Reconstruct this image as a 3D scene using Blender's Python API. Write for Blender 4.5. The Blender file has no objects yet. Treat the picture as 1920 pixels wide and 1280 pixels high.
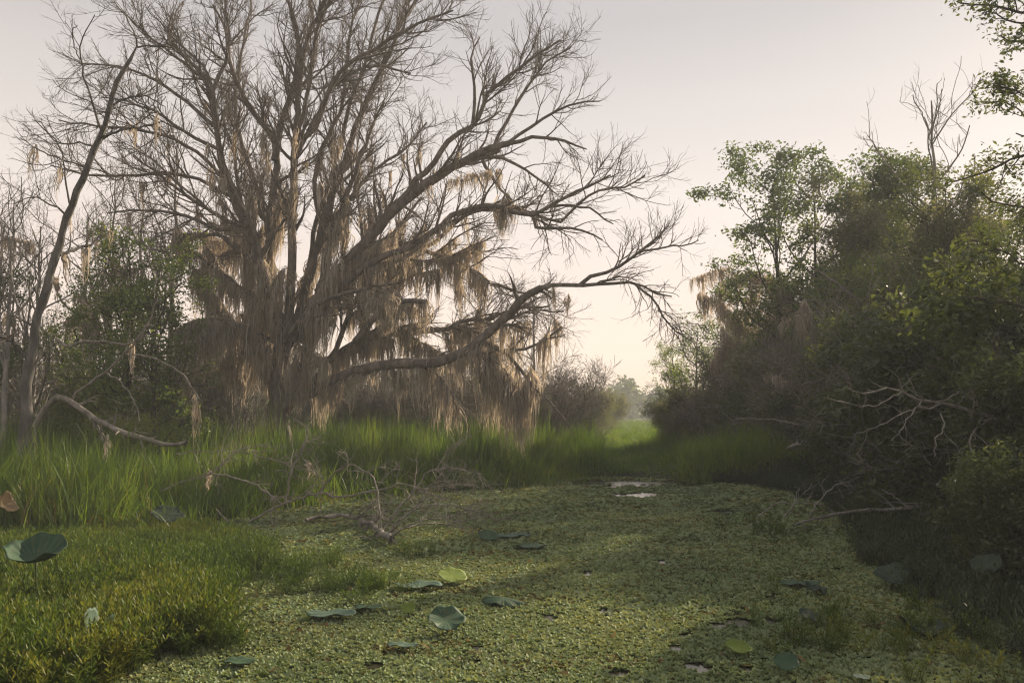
import bpy, math, random
import numpy as np

SC = bpy.context.scene
COL = SC.collection
R = np.random.default_rng(11)
random.seed(5)

# ------------------------------------------------------------------ camera, sky, sun, exposure
CAM_Z = 2.0
PITCH = math.atan(130 / 1600)
cam_d = bpy.data.cameras.new('camera')
cam_d.lens, cam_d.sensor_width = 30.0, 36.0
cam_d.clip_start, cam_d.clip_end = 0.1, 3000
cam = bpy.data.objects.new('camera', cam_d)
cam.location = (0, 0, CAM_Z)
cam.rotation_euler = (math.pi / 2 + PITCH, 0, 0)
COL.objects.link(cam)
SC.camera = cam

SUN_EL, SUN_AZ = math.radians(27), math.radians(42)      # azimuth clockwise from the view axis (+Y)
sun_dir = (math.sin(SUN_AZ) * math.cos(SUN_EL), math.cos(SUN_AZ) * math.cos(SUN_EL), math.sin(SUN_EL))
w = bpy.data.worlds.new('World')
SC.world = w
w.use_nodes = True
nt = w.node_tree
for n in list(nt.nodes):
    nt.nodes.remove(n)
o_ = nt.nodes.new('ShaderNodeOutputWorld')
bg = nt.nodes.new('ShaderNodeBackground')
sky = nt.nodes.new('ShaderNodeTexSky')
sky.sky_type = 'NISHITA'
sky.sun_disc = False
sky.sun_elevation = SUN_EL
sky.sun_rotation = SUN_AZ
sky.air_density, sky.dust_density, sky.ozone_density = 1.0, 0.8, 1.0
# a thin high veil of cloud and mist over the clear sky: peach low down, white, then pale grey overhead
tcs = nt.nodes.new('ShaderNodeTexCoord')
sep = nt.nodes.new('ShaderNodeSeparateXYZ')
nt.links.new(tcs.outputs['Generated'], sep.inputs[0])
vr = nt.nodes.new('ShaderNodeValToRGB')
VEIL = [(0.0, (1.0, 0.69, 0.53)), (0.12, (1.0, 0.78, 0.66)), (0.25, (0.90, 0.785, 0.705)), (0.42, (0.585, 0.535, 0.51)), (1.0, (0.57, 0.535, 0.525))]
while len(vr.color_ramp.elements) < len(VEIL):
    vr.color_ramp.elements.new(0.5)
for e, (p_, c_) in zip(vr.color_ramp.elements, VEIL):
    e.position, e.color = p_, (*c_, 1)
nt.links.new(sep.outputs['Z'], vr.inputs[0])
gain = nt.nodes.new('ShaderNodeMix')
gain.data_type, gain.blend_type = 'RGBA', 'MULTIPLY'
gain.inputs[0].default_value = 1.0
gain.inputs[7].default_value = (3.85, 3.85, 3.85, 1)
nt.links.new(vr.outputs[0], gain.inputs[6])
mixs = nt.nodes.new('ShaderNodeMix')
mixs.data_type = 'RGBA'
mixs.inputs[0].default_value = 0.93
nt.links.new(sky.outputs[0], mixs.inputs[6])
cmap = nt.nodes.new('ShaderNodeMapping'); cmap.inputs['Scale'].default_value = (1.2, 1.2, 7.0)
cn = nt.nodes.new('ShaderNodeTexNoise'); cn.inputs['Scale'].default_value = 1.6; cn.inputs['Detail'].default_value = 5
nt.links.new(tcs.outputs['Generated'], cmap.inputs[0]); nt.links.new(cmap.outputs[0], cn.inputs['Vector'])
cr = nt.nodes.new('ShaderNodeMapRange'); cr.inputs['To Min'].default_value = 0.97; cr.inputs['To Max'].default_value = 1.03
cr.inputs['From Min'].default_value = 0.3; cr.inputs['From Max'].default_value = 0.7
nt.links.new(cn.outputs['Fac'], cr.inputs['Value'])
cloud = nt.nodes.new('ShaderNodeVectorMath'); cloud.operation = 'SCALE'
nt.links.new(gain.outputs[2], cloud.inputs[0]); nt.links.new(cr.outputs[0], cloud.inputs['Scale'])
nt.links.new(cloud.outputs[0], mixs.inputs[7])
nt.links.new(mixs.outputs[2], bg.inputs[0])
nt.links.new(bg.outputs[0], o_.inputs[0])
bg.inputs[1].default_value = 0.12

sl = bpy.data.lights.new('sun', 'SUN')
sl.energy, sl.angle, sl.color = 5.0, math.radians(0.6), (1.0, 0.82, 0.60)
so = bpy.data.objects.new('sun', sl)
from mathutils import Vector
so.rotation_euler = Vector(sun_dir).to_track_quat('Z', 'Y').to_euler()
so.location = (40, 60, 40)
COL.objects.link(so)

SC.view_settings.view_transform = 'Standard'
SC.view_settings.look = 'None'
SC.view_settings.exposure = 1.12
SC.view_settings.gamma = 1.0
SC.view_settings.use_curve_mapping = False
SC.render.engine = 'CYCLES'
SC.cycles.max_bounces = 8
SC.cycles.diffuse_bounces = 3
SC.cycles.glossy_bounces = 2
SC.cycles.transmission_bounces = 4
SC.cycles.volume_bounces = 0
SC.cycles.use_denoising = True
SC.cycles.denoiser = 'OPENIMAGEDENOISE'
SC.cycles.use_adaptive_sampling = True
SC.cycles.adaptive_threshold = 0.006
SC.cycles.pixel_filter_type = 'BLACKMAN_HARRIS'
SC.cycles.filter_width = 1.2

# ------------------------------------------------------------------ helpers
def P(px, py, d):
    """point seen at photo pixel (px, py), at ground distance d in front of the camera"""
    a = PITCH
    x, y = (px - 960) / 1600, (640 - py) / 1600
    dy, dz = math.cos(a) - math.sin(a) * y, math.sin(a) + math.cos(a) * y
    s = d / dy
    return np.array([x * s, d, CAM_Z + dz * s])

def X_at(px, d):
    return float(P(px, 770, d)[0])

def D_at(py):
    """distance of a ground point seen at photo row py"""
    a = PITCH
    y = (640 - py) / 1600
    dy, dz = math.cos(a) - math.sin(a) * y, math.sin(a) + math.cos(a) * y
    return -CAM_Z * dy / dz

def unit(v):
    return v / np.maximum(np.linalg.norm(v, axis=-1, keepdims=True), 1e-9)

def mk_mesh(name, parts, mats, smooth=True, var=None):
    """parts: list of (V, F) with F (m,3) or (m,4); or (V, F, material_index)"""
    Vs, loops, sizes, mi = [], [], [], []
    off = 0
    for p in parts:
        V, F = p[0], p[1]
        if len(F) == 0:
            continue
        Vs.append(np.asarray(V, np.float32))
        loops.append((np.asarray(F, np.int32) + off).ravel())
        sizes.append(np.full(len(F), F.shape[1], np.int32))
        mi.append(np.full(len(F), p[2] if len(p) > 2 else 0, np.int32))
        off += len(V)
    me = bpy.data.meshes.new(name)
    if off:
        V = np.concatenate(Vs); L = np.concatenate(loops); S = np.concatenate(sizes)
        me.vertices.add(len(V)); me.vertices.foreach_set('co', V.ravel())
        me.loops.add(len(L)); me.loops.foreach_set('vertex_index', L)
        me.polygons.add(len(S))
        st = np.zeros(len(S), np.int32); st[1:] = np.cumsum(S)[:-1]
        me.polygons.foreach_set('loop_start', st)
        me.polygons.foreach_set('material_index', np.concatenate(mi))
        me.polygons.foreach_set('use_smooth', np.full(len(S), smooth))
        if var is not None:
            at = me.attributes.new('var', 'FLOAT', 'POINT')
            at.data.foreach_set('value', np.asarray(var, np.float32))
        me.update(calc_edges=True)
    for m in (mats if isinstance(mats, (list, tuple)) else [mats]):
        me.materials.append(m)
    return me

def tubes(Pt, Rd, sides, ref=None, flare=0.0):
    """Pt (K,n,3), Rd (K,n) -> V, F"""
    Pt = np.asarray(Pt, float); Rd = np.asarray(Rd, float)
    K, n, _ = Pt.shape
    if K == 0:
        return np.zeros((0, 3)), np.zeros((0, 4), int)
    T = np.empty_like(Pt)
    T[:, 1:-1] = Pt[:, 2:] - Pt[:, :-2]
    T[:, 0] = Pt[:, 1] - Pt[:, 0]
    T[:, -1] = Pt[:, -1] - Pt[:, -2]
    T = unit(T)
    ov = unit(Pt[:, -1] - Pt[:, 0] + 1e-6)
    ax = np.eye(3)[np.argmin(np.abs(ov), axis=1)]
    rf = unit(np.cross(ov, ax))[:, None, :]
    N = unit(rf - (rf * T).sum(-1, keepdims=True) * T)
    B = np.cross(T, N)
    a = np.linspace(0, 2 * math.pi, sides, endpoint=False)
    ring = N[:, :, None, :] * np.cos(a)[None, None, :, None] + B[:, :, None, :] * np.sin(a)[None, None, :, None]
    rr = Rd[:, :, None, None]
    if flare:
        rr = rr * (1 + flare * R.standard_normal((K, n, sides, 1)))
    V = Pt[:, :, None, :] + ring * rr
    V = V.reshape(-1, 3)
    k = np.arange(K)[:, None, None] * n * sides
    i = np.arange(n - 1)[None, :, None] * sides
    j = np.arange(sides)[None, None, :]
    j2 = (j + 1) % sides
    F = np.stack(np.broadcast_arrays(k + i + j, k + i + j2, k + i + sides + j2, k + i + sides + j), -1).reshape(-1, 4)
    return V, F

def spline(pts, n):
    """Catmull-Rom through pts, resampled to n points"""
    pts = np.asarray(pts, float)
    if len(pts) == 2:
        t = np.linspace(0, 1, n)[:, None]
        return pts[0] * (1 - t) + pts[1] * t
    p = np.vstack([2 * pts[0] - pts[1], pts, 2 * pts[-1] - pts[-2]])
    out = []
    for i in range(1, len(p) - 2):
        t = np.linspace(0, 1, 12, endpoint=False)[:, None]
        a, b, c, d = p[i - 1], p[i], p[i + 1], p[i + 2]
        out.append(0.5 * (2 * b + (c - a) * t + (2 * a - 5 * b + 4 * c - d) * t ** 2 + (3 * b - a - 3 * c + d) * t ** 3))
    out.append(pts[-1:])
    q = np.vstack(out)
    s = np.r_[0, np.cumsum(np.linalg.norm(np.diff(q, axis=0), axis=1))]
    u = np.linspace(0, s[-1], n)
    return np.stack([np.interp(u, s, q[:, k]) for k in range(q.shape[1])], 1)

def grow(Pp, Rp, spacing, t0, L, ang, nseg, up=0.0, out=(0, 0, 0), wander=0.15, rr=0.5, rmax=0.05, rtip=0.005, taper=0.5, count=None, rng=R, flat=None):
    K, n, _ = Pp.shape
    z = (np.zeros((0, nseg + 1, 3)), np.zeros((0, nseg + 1)))
    if K == 0:
        return z
    ln = np.linalg.norm(np.diff(Pp, axis=1), axis=2).sum(1)
    c = rng.poisson(ln * (1 - t0) / spacing) if count is None else np.full(K, count)
    idx = np.repeat(np.arange(K), c)
    M = len(idx)
    if M == 0:
        return z
    t = t0 + (1 - t0) * rng.random(M) ** 0.9
    f = t * (n - 1)
    i = np.minimum(f.astype(int), n - 2)
    fr = (f - i)[:, None]
    A, B = Pp[idx, i], Pp[idx, i + 1]
    pos = A + (B - A) * fr
    T = unit(B - A)
    rad = Rp[idx, i] * (1 - fr[:, 0]) + Rp[idx, i + 1] * fr[:, 0]
    v = rng.standard_normal((M, 3))
    if flat is not None:
        v *= np.asarray(flat)
    pr = unit(v - (v * T).sum(1, keepdims=True) * T)
    a = np.radians(ang[0] + (ang[1] - ang[0]) * rng.random(M))[:, None]
    d = np.cos(a) * T + np.sin(a) * pr
    ll = (L[0] + (L[1] - L[0]) * rng.random(M)) * (1 - taper * t)
    Q = np.empty((M, nseg + 1, 3))
    Q[:, 0] = pos
    st = (ll / nseg)[:, None]
    o = np.asarray(out, float)
    for k in range(nseg):
        d = unit(d + np.array([0, 0, up]) + o + wander * rng.standard_normal((M, 3)))
        Q[:, k + 1] = Q[:, k] + d * st
    r0 = np.minimum(rad * rr, rmax)
    u = np.linspace(0, 1, nseg + 1)[None, :]
    rt = np.minimum(rtip, r0 * 0.8)
    Rr = r0[:, None] * (1 - u) + rt[:, None] * u
    return Q, Rr

def leaves(tips, per, rad, size, rng=R, droop=0.3, width=0.5, squash=0.8):
    """leaf-sized folded blades scattered round the given points -> V, F, var"""
    tips = np.asarray(tips)
    M = len(tips) * per
    c = np.repeat(tips, per, axis=0)
    o = rng.standard_normal((M, 3)) * rad * 0.6
    o[:, 2] *= squash
    c = c + o
    d = unit(rng.standard_normal((M, 3)) * np.array([1, 1, 0.6]) + np.array([0, 0, -droop]))
    n = unit(rng.standard_normal((M, 3)) + np.array([0, 0, 0.9]))
    s = unit(np.cross(d, n))
    n = np.cross(s, d)
    l = (size * (0.6 + 0.8 * rng.random(M)))[:, None]
    wd = l * width * 0.5
    V = np.stack([c, c + d * l * 0.5 + s * wd + n * l * 0.1, c + d * l, c + d * l * 0.5 - s * wd + n * l * 0.1], 1).reshape(-1, 3)
    b = np.arange(M)[:, None] * 4
    F = np.concatenate([b + np.array([[0, 1, 2]]), b + np.array([[0, 2, 3]])])
    var = np.repeat(np.clip(np.repeat(rng.random(len(tips)), per) * 0.6 + rng.random(M) * 0.4, 0, 1), 4)
    return V, F, var

def ob(name, me, parent=None, base=None):
    o = bpy.data.objects.new(name, me)
    COL.objects.link(o)
    if parent is not None:
        o.parent = parent
    return o

def empty(name, label, cat, loc=(0, 0, 0), group=None, rz=0.0):
    o = bpy.data.objects.new(name, None)
    COL.objects.link(o)
    o.empty_display_size = 0.3
    o.location = loc
    o.rotation_euler = (0, 0, rz)
    return tag(o, label, cat, group)

def tag(o, label, cat, group=None):
    o['label'], o['category'] = label, cat
    if group:
        o['group'] = group
    return o

def stuff(o, label=None, kind='stuff'):
    o['kind'] = kind
    if label:
        o['label'] = label
    return o

CH = {}
def add_child(parent, name, me):
    o = ob(name, me, parent)
    CH.setdefault(parent.name, []).append(o)
    return o

def copy_tree(o, parent=None):
    c = o.copy()
    COL.objects.link(c)
    if parent is not None:
        c.parent = parent
        CH.setdefault(parent.name, []).append(c)
    for k in CH.get(o.name, []):
        copy_tree(k, c)
    return c

USED = set()
def place(proto, loc, label, rz=0.0, s=1.0, group=None, cat=None, name=None, sz=None):
    o = proto if proto.name not in USED else copy_tree(proto)
    USED.add(proto.name); USED.add(o.name)
    o.location = loc
    o.rotation_euler = (0, 0, rz)
    o.scale = (s, s, s if sz is None else sz)
    o['label'] = label
    if cat:
        o['category'] = cat
    if group:
        o['group'] = group
    return o

# ------------------------------------------------------------------ materials
def new_mat(name):
    m = bpy.data.materials.new(name)
    m.use_nodes = True
    t = m.node_tree
    for n in list(t.nodes):
        t.nodes.remove(n)
    return m, t, t.nodes.new('ShaderNodeOutputMaterial')

def nd(t, kind, **kw):
    n = t.nodes.new(kind)
    for k, v in kw.items():
        setattr(n, k, v)
    return n

def ramp(t, src, stops):
    r = nd(t, 'ShaderNodeValToRGB')
    while len(r.color_ramp.elements) < len(stops):
        r.color_ramp.elements.new(0.5)
    for e, (p, c) in zip(r.color_ramp.elements, stops):
        e.position, e.color = p, (*c, 1)
    t.links.new(src, r.inputs[0])
    return r.outputs[0]

def noise(t, scale, detail=4, coord='Object', rough=0.6, stretch=None):
    tc = nd(t, 'ShaderNodeTexCoord')
    src = None if coord == 'World' else tc.outputs[coord]
    if coord == 'World':
        src = nd(t, 'ShaderNodeNewGeometry').outputs['Position']
    if stretch:
        mp = nd(t, 'ShaderNodeMapping')
        mp.inputs['Scale'].default_value = stretch
        t.links.new(src, mp.inputs[0]); src = mp.outputs[0]
    n = nd(t, 'ShaderNodeTexNoise')
    n.inputs['Scale'].default_value = scale
    n.inputs['Detail'].default_value = detail
    n.inputs['Roughness'].default_value = rough
    t.links.new(src, n.inputs['Vector'])
    return n.outputs['Fac']

def bark(name, dark, mid, light, scale=6.0, bump=0.6):
    m, t, out = new_mat(name)
    p = nd(t, 'ShaderNodeBsdfPrincipled')
    f = noise(t, scale, 6, stretch=(1, 1, 0.35))
    t.links.new(ramp(t, f, [(0.3, dark), (0.5, mid), (0.72, light)]), p.inputs['Base Color'])
    p.inputs['Roughness'].default_value = 0.9
    p.inputs['Specular IOR Level'].default_value = 0.2
    b = nd(t, 'ShaderNodeBump')
    b.inputs['Strength'].default_value = bump
    b.inputs['Distance'].default_value = 0.05
    t.links.new(noise(t, scale * 3, 6, stretch=(1, 1, 0.25)), b.inputs['Height'])
    t.links.new(b.outputs[0], p.inputs['Normal'])
    t.links.new(p.outputs[0], out.inputs[0])
    return m

def leaf(name, c0, c1, c2, trans=0.45, gloss=0.05, world_scale=0.5, rough=0.45, attr=True, rand=False, tcol=None):
    """thin leaf: diffuse + light passing through + a little gloss; colour varies leaf by leaf"""
    m, t, out = new_mat(name)
    if attr:
        a = nd(t, 'ShaderNodeAttribute', attribute_name='var').outputs['Fac']
    else:
        a = noise(t, 3.0, 2, 'World')
    if rand:
        oi = nd(t, 'ShaderNodeObjectInfo').outputs['Random']
        mm = nd(t, 'ShaderNodeMath', operation='MULTIPLY_ADD')
        t.links.new(oi, mm.inputs[0]); mm.inputs[1].default_value = 0.6
        m2 = nd(t, 'ShaderNodeMath', operation='MULTIPLY')
        t.links.new(a, m2.inputs[0]); m2.inputs[1].default_value = 0.4
        t.links.new(m2.outputs[0], mm.inputs[2]); a = mm.outputs[0]
    n = noise(t, world_scale, 3, 'World')
    mx = nd(t, 'ShaderNodeMath', operation='MULTIPLY_ADD')
    t.links.new(n, mx.inputs[0]); mx.inputs[1].default_value = 1.2
    sb = nd(t, 'ShaderNodeMath', operation='MULTIPLY_ADD')
    t.links.new(a, sb.inputs[0]); sb.inputs[1].default_value = 0.6; sb.inputs[2].default_value = -0.4
    t.links.new(sb.outputs[0], mx.inputs[2])
    col = ramp(t, mx.outputs[0], [(0.15, c0), (0.5, c1), (0.9, c2)])
    df = nd(t, 'ShaderNodeBsdfDiffuse'); tr = nd(t, 'ShaderNodeBsdfTranslucent'); gl = nd(t, 'ShaderNodeBsdfGlossy')
    t.links.new(col, df.inputs[0])
    hs = nd(t, 'ShaderNodeMix', data_type='RGBA', blend_type='MULTIPLY')
    hs.inputs[0].default_value = 1.0
    t.links.new(col, hs.inputs[6]); hs.inputs[7].default_value = (*(tcol or (1.5, 1.35, 0.7)), 1)
    t.links.new(hs.outputs[2], tr.inputs[0])
    gl.inputs['Roughness'].default_value = rough
    m1 = nd(t, 'ShaderNodeMixShader'); m1.inputs[0].default_value = trans
    t.links.new(df.outputs[0], m1.inputs[1]); t.links.new(tr.outputs[0], m1.inputs[2])
    m3 = nd(t, 'ShaderNodeMixShader'); m3.inputs[0].default_value = gloss
    t.links.new(m1.outputs[0], m3.inputs[1]); t.links.new(gl.outputs[0], m3.inputs[2])
    t.links.new(m3.outputs[0], out.inputs[0])
    return m

M = {}
M['oak'] = bark('oak_bark', (0.06, 0.05, 0.043), (0.13, 0.112, 0.097), (0.24, 0.212, 0.185))
M['twig'] = bark('twig_bark', (0.08, 0.064, 0.054), (0.14, 0.115, 0.098), (0.22, 0.19, 0.165), 3, 0.2)
M['grey'] = bark('grey_bark', (0.10, 0.094, 0.085), (0.20, 0.19, 0.172), (0.34, 0.32, 0.29), 7)
M['snag'] = bark('snag_bark', (0.045, 0.042, 0.038), (0.10, 0.094, 0.086), (0.20, 0.19, 0.175), 5, 1.0)
M['dead'] = bark('dead_wood', (0.10, 0.09, 0.078), (0.19, 0.175, 0.15), (0.32, 0.295, 0.26), 9)
M['darkbark'] = bark('dark_bark', (0.025, 0.022, 0.018), (0.055, 0.048, 0.04), (0.10, 0.09, 0.075))
M['moss'] = leaf('hanging_moss', (0.28, 0.262, 0.228), (0.40, 0.376, 0.33), (0.52, 0.49, 0.435), 0.5, 0.0, 1.2, tcol=(1.2, 1.03, 0.85))
M['leaf_green'] = leaf('green_leaf', (0.035, 0.062, 0.016), (0.07, 0.11, 0.03), (0.11, 0.15, 0.04), 0.45)
M['leaf_bright'] = leaf('bright_leaf', (0.05, 0.095, 0.016), (0.10, 0.155, 0.028), (0.16, 0.20, 0.04), 0.55)
M['leaf_dark'] = leaf('dark_leaf', (0.03, 0.048, 0.018), (0.06, 0.085, 0.03), (0.095, 0.12, 0.042), 0.45)
M['leaf_grey'] = leaf('grey_leaf', (0.07, 0.085, 0.052), (0.12, 0.135, 0.08), (0.17, 0.18, 0.105), 0.45)
M['leaf_yellow'] = leaf('yellow_leaf', (0.06, 0.09, 0.018), (0.11, 0.14, 0.025), (0.18, 0.19, 0.04), 0.5)
M['grass'] = leaf('grass_blade', (0.04, 0.085, 0.011), (0.082, 0.15, 0.020), (0.165, 0.21, 0.034), 0.5, 0.03, 0.6, rand=True)
M['dry'] = leaf('dry_grass', (0.09, 0.065, 0.035), (0.16, 0.12, 0.065), (0.24, 0.19, 0.10), 0.4, 0.0, 0.6)
M['prim'] = leaf('creeping_leaf', (0.03, 0.062, 0.012), (0.066, 0.112, 0.018), (0.16, 0.165, 0.026), 0.4, 0.015, 0.45, rand=True)
M['float'] = leaf('floating_leaf', (0.125, 0.175, 0.082), (0.19, 0.25, 0.125), (0.28, 0.29, 0.12), 0.25, 0.012, 0.35, rand=True)

def lotus_mat(name, c0, c1):
    m, t, out = new_mat(name)
    col = ramp(t, noise(t, 7, 5), [(0.3, c0), (0.7, c1)])
    vn = nd(t, 'ShaderNodeAttribute', attribute_name='var').outputs['Fac']
    vm = nd(t, 'ShaderNodeMix', data_type='RGBA')
    vs = nd(t, 'ShaderNodeMath', operation='MULTIPLY'); vs.inputs[1].default_value = 0.55
    t.links.new(vn, vs.inputs[0]); t.links.new(vs.outputs[0], vm.inputs[0])
    t.links.new(col, vm.inputs[6]); vm.inputs[7].default_value = (c1[0] * 1.9 + 0.02, c1[1] * 1.6 + 0.02, c1[2] * 1.5, 1)
    # brown spots and chewed, dry margins
    sp_ = ramp(t, noise(t, 16, 5, rough=0.7), [(0.60, (0, 0, 0)), (0.72, (1, 1, 1))])
    bm = nd(t, 'ShaderNodeMix', data_type='RGBA')
    t.links.new(sp_, bm.inputs[0]); t.links.new(vm.outputs[2], bm.inputs[6]); bm.inputs[7].default_value = (0.13, 0.10, 0.04, 1)
    p = nd(t, 'ShaderNodeBsdfPrincipled')
    t.links.new(bm.outputs[2], p.inputs['Base Color'])
    p.inputs['Roughness'].default_value = 0.62
    p.inputs['Specular IOR Level'].default_value = 0.25
    tr = nd(t, 'ShaderNodeBsdfTranslucent')
    t.links.new(bm.outputs[2], tr.inputs[0])
    mx = nd(t, 'ShaderNodeMixShader'); mx.inputs[0].default_value = 0.25
    t.links.new(p.outputs[0], mx.inputs[1]); t.links.new(tr.outputs[0], mx.inputs[2])
    t.links.new(mx.outputs[0], out.inputs[0])
    return m
M['lotus'] = lotus_mat('lotus_leaf_green', (0.025, 0.06, 0.035), (0.05, 0.10, 0.055))
M['lotus_pale'] = lotus_mat('lotus_leaf_pale', (0.05, 0.10, 0.07), (0.10, 0.16, 0.12))
M['lotus_lime'] = lotus_mat('lotus_leaf_lime', (0.09, 0.15, 0.02), (0.15, 0.21, 0.035))
M['lotus_dark'] = lotus_mat('lotus_leaf_dark', (0.018, 0.035, 0.022), (0.035, 0.06, 0.04))
M['lotus_brown'] = lotus_mat('lotus_leaf_brown', (0.16, 0.11, 0.06), (0.28, 0.22, 0.13))
M['stalk'] = bark('lotus_stalk', (0.03, 0.045, 0.02), (0.05, 0.07, 0.03), (0.08, 0.09, 0.04), 10, 0.1)

def ground_mat():
    m, t, out = new_mat('mud_and_litter')
    p = nd(t, 'ShaderNodeBsdfPrincipled')
    t.links.new(ramp(t, noise(t, 1.5, 8, 'World'), [(0.3, (0.018, 0.016, 0.010)), (0.55, (0.035, 0.038, 0.018)), (0.75, (0.06, 0.06, 0.028))]), p.inputs['Base Color'])
    p.inputs['Roughness'].default_value = 0.95
    b = nd(t, 'ShaderNodeBump'); b.inputs['Distance'].default_value = 0.08
    t.links.new(noise(t, 6, 6, 'World'), b.inputs['Height']); t.links.new(b.outputs[0], p.inputs['Normal'])
    t.links.new(p.outputs[0], out.inputs[0])
    return m
def water_mat():
    m, t, out = new_mat('still_water')
    p = nd(t, 'ShaderNodeBsdfPrincipled')
    p.inputs['Base Color'].default_value = (0.018, 0.017, 0.010, 1)
    p.inputs['Roughness'].default_value = 0.2
    b = nd(t, 'ShaderNodeBump'); b.inputs['Strength'].default_value = 0.12; b.inputs['Distance'].default_value = 0.02
    t.links.new(noise(t, 4, 3, 'World'), b.inputs['Height']); t.links.new(b.outputs[0], p.inputs['Normal'])
    t.links.new(p.outputs[0], out.inputs[0])
    return m
M['ground'], M['water'] = ground_mat(), water_mat()

# ------------------------------------------------------------------ the setting: ground and water
def smooth(a, b, x):
    t = np.clip((x - a) / (b - a), 0, 1)
    return t * t * (3 - 2 * t)

def wob(x, y, s=1.0):
    return (np.sin(x * 1.3 * s + 0.7) * np.cos(y * 1.1 * s - 0.4) + 0.5 * np.sin(x * 2.9 * s - y * 2.3 * s) + 0.25 * np.sin(x * 6.1 * s + y * 5.3 * s + 1)) / 1.75

SL = np.array([(-20, -5.2), (5, -5.2), (12, -6.0), (15, -5.6), (17, -4.6), (19, -3.9), (20.5, -2.2), (21.8, -0.6), (23.0, 0.9), (23.8, 1.0), (24.6, -0.5), (26, 2.2), (27.5, 4.6), (400, 4.6)])
SR = np.array([(-20, 4.2), (5, 4.3), (8.4, 4.8), (11, 5.1), (14, 6.1), (16.5, 6.9), (20, 7.3), (22, 7.2), (23.4, 6.8), (24.4, 5.2), (25.2, 4.0), (26, 3.0), (27.5, 4.6), (400, 4.6)])
def bank(x, y):
    """signed distance-like value: positive on land, negative over water"""
    l = np.interp(y, SL[:, 0], SL[:, 1]) + 0.25 * wob(x * 0, y, 1.2)
    r = np.interp(y, SR[:, 0], SR[:, 1]) + 0.25 * wob(x * 0 + 3, y, 1.1)
    return np.maximum(l - x, x - r) + smooth(25.6, 27.0, y) * 1.5
def ground_z(x, y):
    b = bank(x, y)
    return -0.6 + 0.75 * smooth(-2.0, 1.2, b) + 0.12 * smooth(1, 8, b) + 0.05 * wob(x, y, 0.7) * smooth(0, 2, b)

gx = np.concatenate([np.linspace(-700, -40, 12), np.linspace(-36, 36, 145), np.linspace(40, 700, 12)])
gy = np.concatenate([np.linspace(-150, -10, 8), np.linspace(-6, 50, 113), np.linspace(54, 150, 20), np.linspace(170, 900, 12)])
GX, GY = np.meshgrid(gx, gy, indexing='ij')
GZ = ground_z(GX, GY)
V = np.stack([GX, GY, GZ], -1).reshape(-1, 3)
nx, ny = GX.shape
ii, jj = np.meshgrid(np.arange(nx - 1), np.arange(ny - 1), indexing='ij')
q = (ii * ny + jj).ravel()
F = np.stack([q, q + ny, q + ny + 1, q + 1], 1)
stuff(ob('ground', mk_mesh('ground', [(V, F)], M['ground'])), 'dark muddy banks round the swamp channel', 'structure')
V = np.array([(-40, -30, 0), (40, -30, 0), (40, 40, 0), (-40, 40, 0)], float)
stuff(ob('water', mk_mesh('water', [(V, np.array([[0, 1, 2, 3]]))], M['water'])), 'still dark swamp water', 'structure')

# ------------------------------------------------------------------ scattering for ground cover (stuff)
def scatter(name, variants, pts, rot, scl, label, kind='stuff', pick=None):
    c = bpy.data.collections.new(name + '_kinds')
    for k, me in enumerate(variants):
        c.objects.link(bpy.data.objects.new('%s_kind.%03d' % (name, k), me))
    n = len(pts)
    me = bpy.data.meshes.new(name)
    me.vertices.add(n); me.vertices.foreach_set('co', np.asarray(pts, np.float32).ravel())
    a = me.attributes.new('rot', 'FLOAT_VECTOR', 'POINT'); a.data.foreach_set('vector', np.asarray(rot, np.float32).ravel())
    a = me.attributes.new('scl', 'FLOAT_VECTOR', 'POINT'); a.data.foreach_set('vector', np.asarray(scl, np.float32).ravel())
    a = me.attributes.new('pick', 'INT', 'POINT'); a.data.foreach_set('value', (R.integers(0, len(variants), n) if pick is None else pick).astype(np.int32))
    o = ob(name, me)
    g = bpy.data.node_groups.new(name + '_scatter', 'GeometryNodeTree')
    g.interface.new_socket('Geometry', in_out='INPUT', socket_type='NodeSocketGeometry')
    g.interface.new_socket('Geometry', in_out='OUTPUT', socket_type='NodeSocketGeometry')
    gi, go = g.nodes.new('NodeGroupInput'), g.nodes.new('NodeGroupOutput')
    ip = g.nodes.new('GeometryNodeInstanceOnPoints')
    ci = g.nodes.new('GeometryNodeCollectionInfo')
    ci.inputs['Collection'].default_value = c
    ci.inputs['Separate Children'].default_value = True
    ci.inputs['Reset Children'].default_value = True
    def attr(nm, ty):
        x = g.nodes.new('GeometryNodeInputNamedAttribute'); x.data_type = ty
        x.inputs['Name'].default_value = nm
        return x.outputs['Attribute']
    ip.inputs['Pick Instance'].default_value = True
    L = g.links.new
    L(gi.outputs[0], ip.inputs['Points']); L(ci.outputs[0], ip.inputs['Instance'])
    L(attr('pick', 'INT'), ip.inputs['Instance Index'])
    L(attr('rot', 'FLOAT_VECTOR'), ip.inputs['Rotation'])
    L(attr('scl', 'FLOAT_VECTOR'), ip.inputs['Scale'])
    L(ip.outputs[0], go.inputs[0])
    md = o.modifiers.new('scatter', 'NODES'); md.node_group = g
    return stuff(o, label, kind)

def jgrid(x0, x1, y0, y1, s):
    x, y = np.meshgrid(np.arange(x0, x1, s), np.arange(y0, y1, s), indexing='ij')
    p = np.stack([x.ravel(), y.ravel()], 1)
    return p + (R.random(p.shape) - 0.5) * s * 0.95

def in_view(p, margin=1.0):
    return np.abs(p[:, 0]) < p[:, 1] * 0.62 + margin

def rots(n, tilt=0.15):
    r = R.standard_normal((n, 3)) * tilt
    r[:, 2] = R.random(n) * 6.283
    return r

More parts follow.
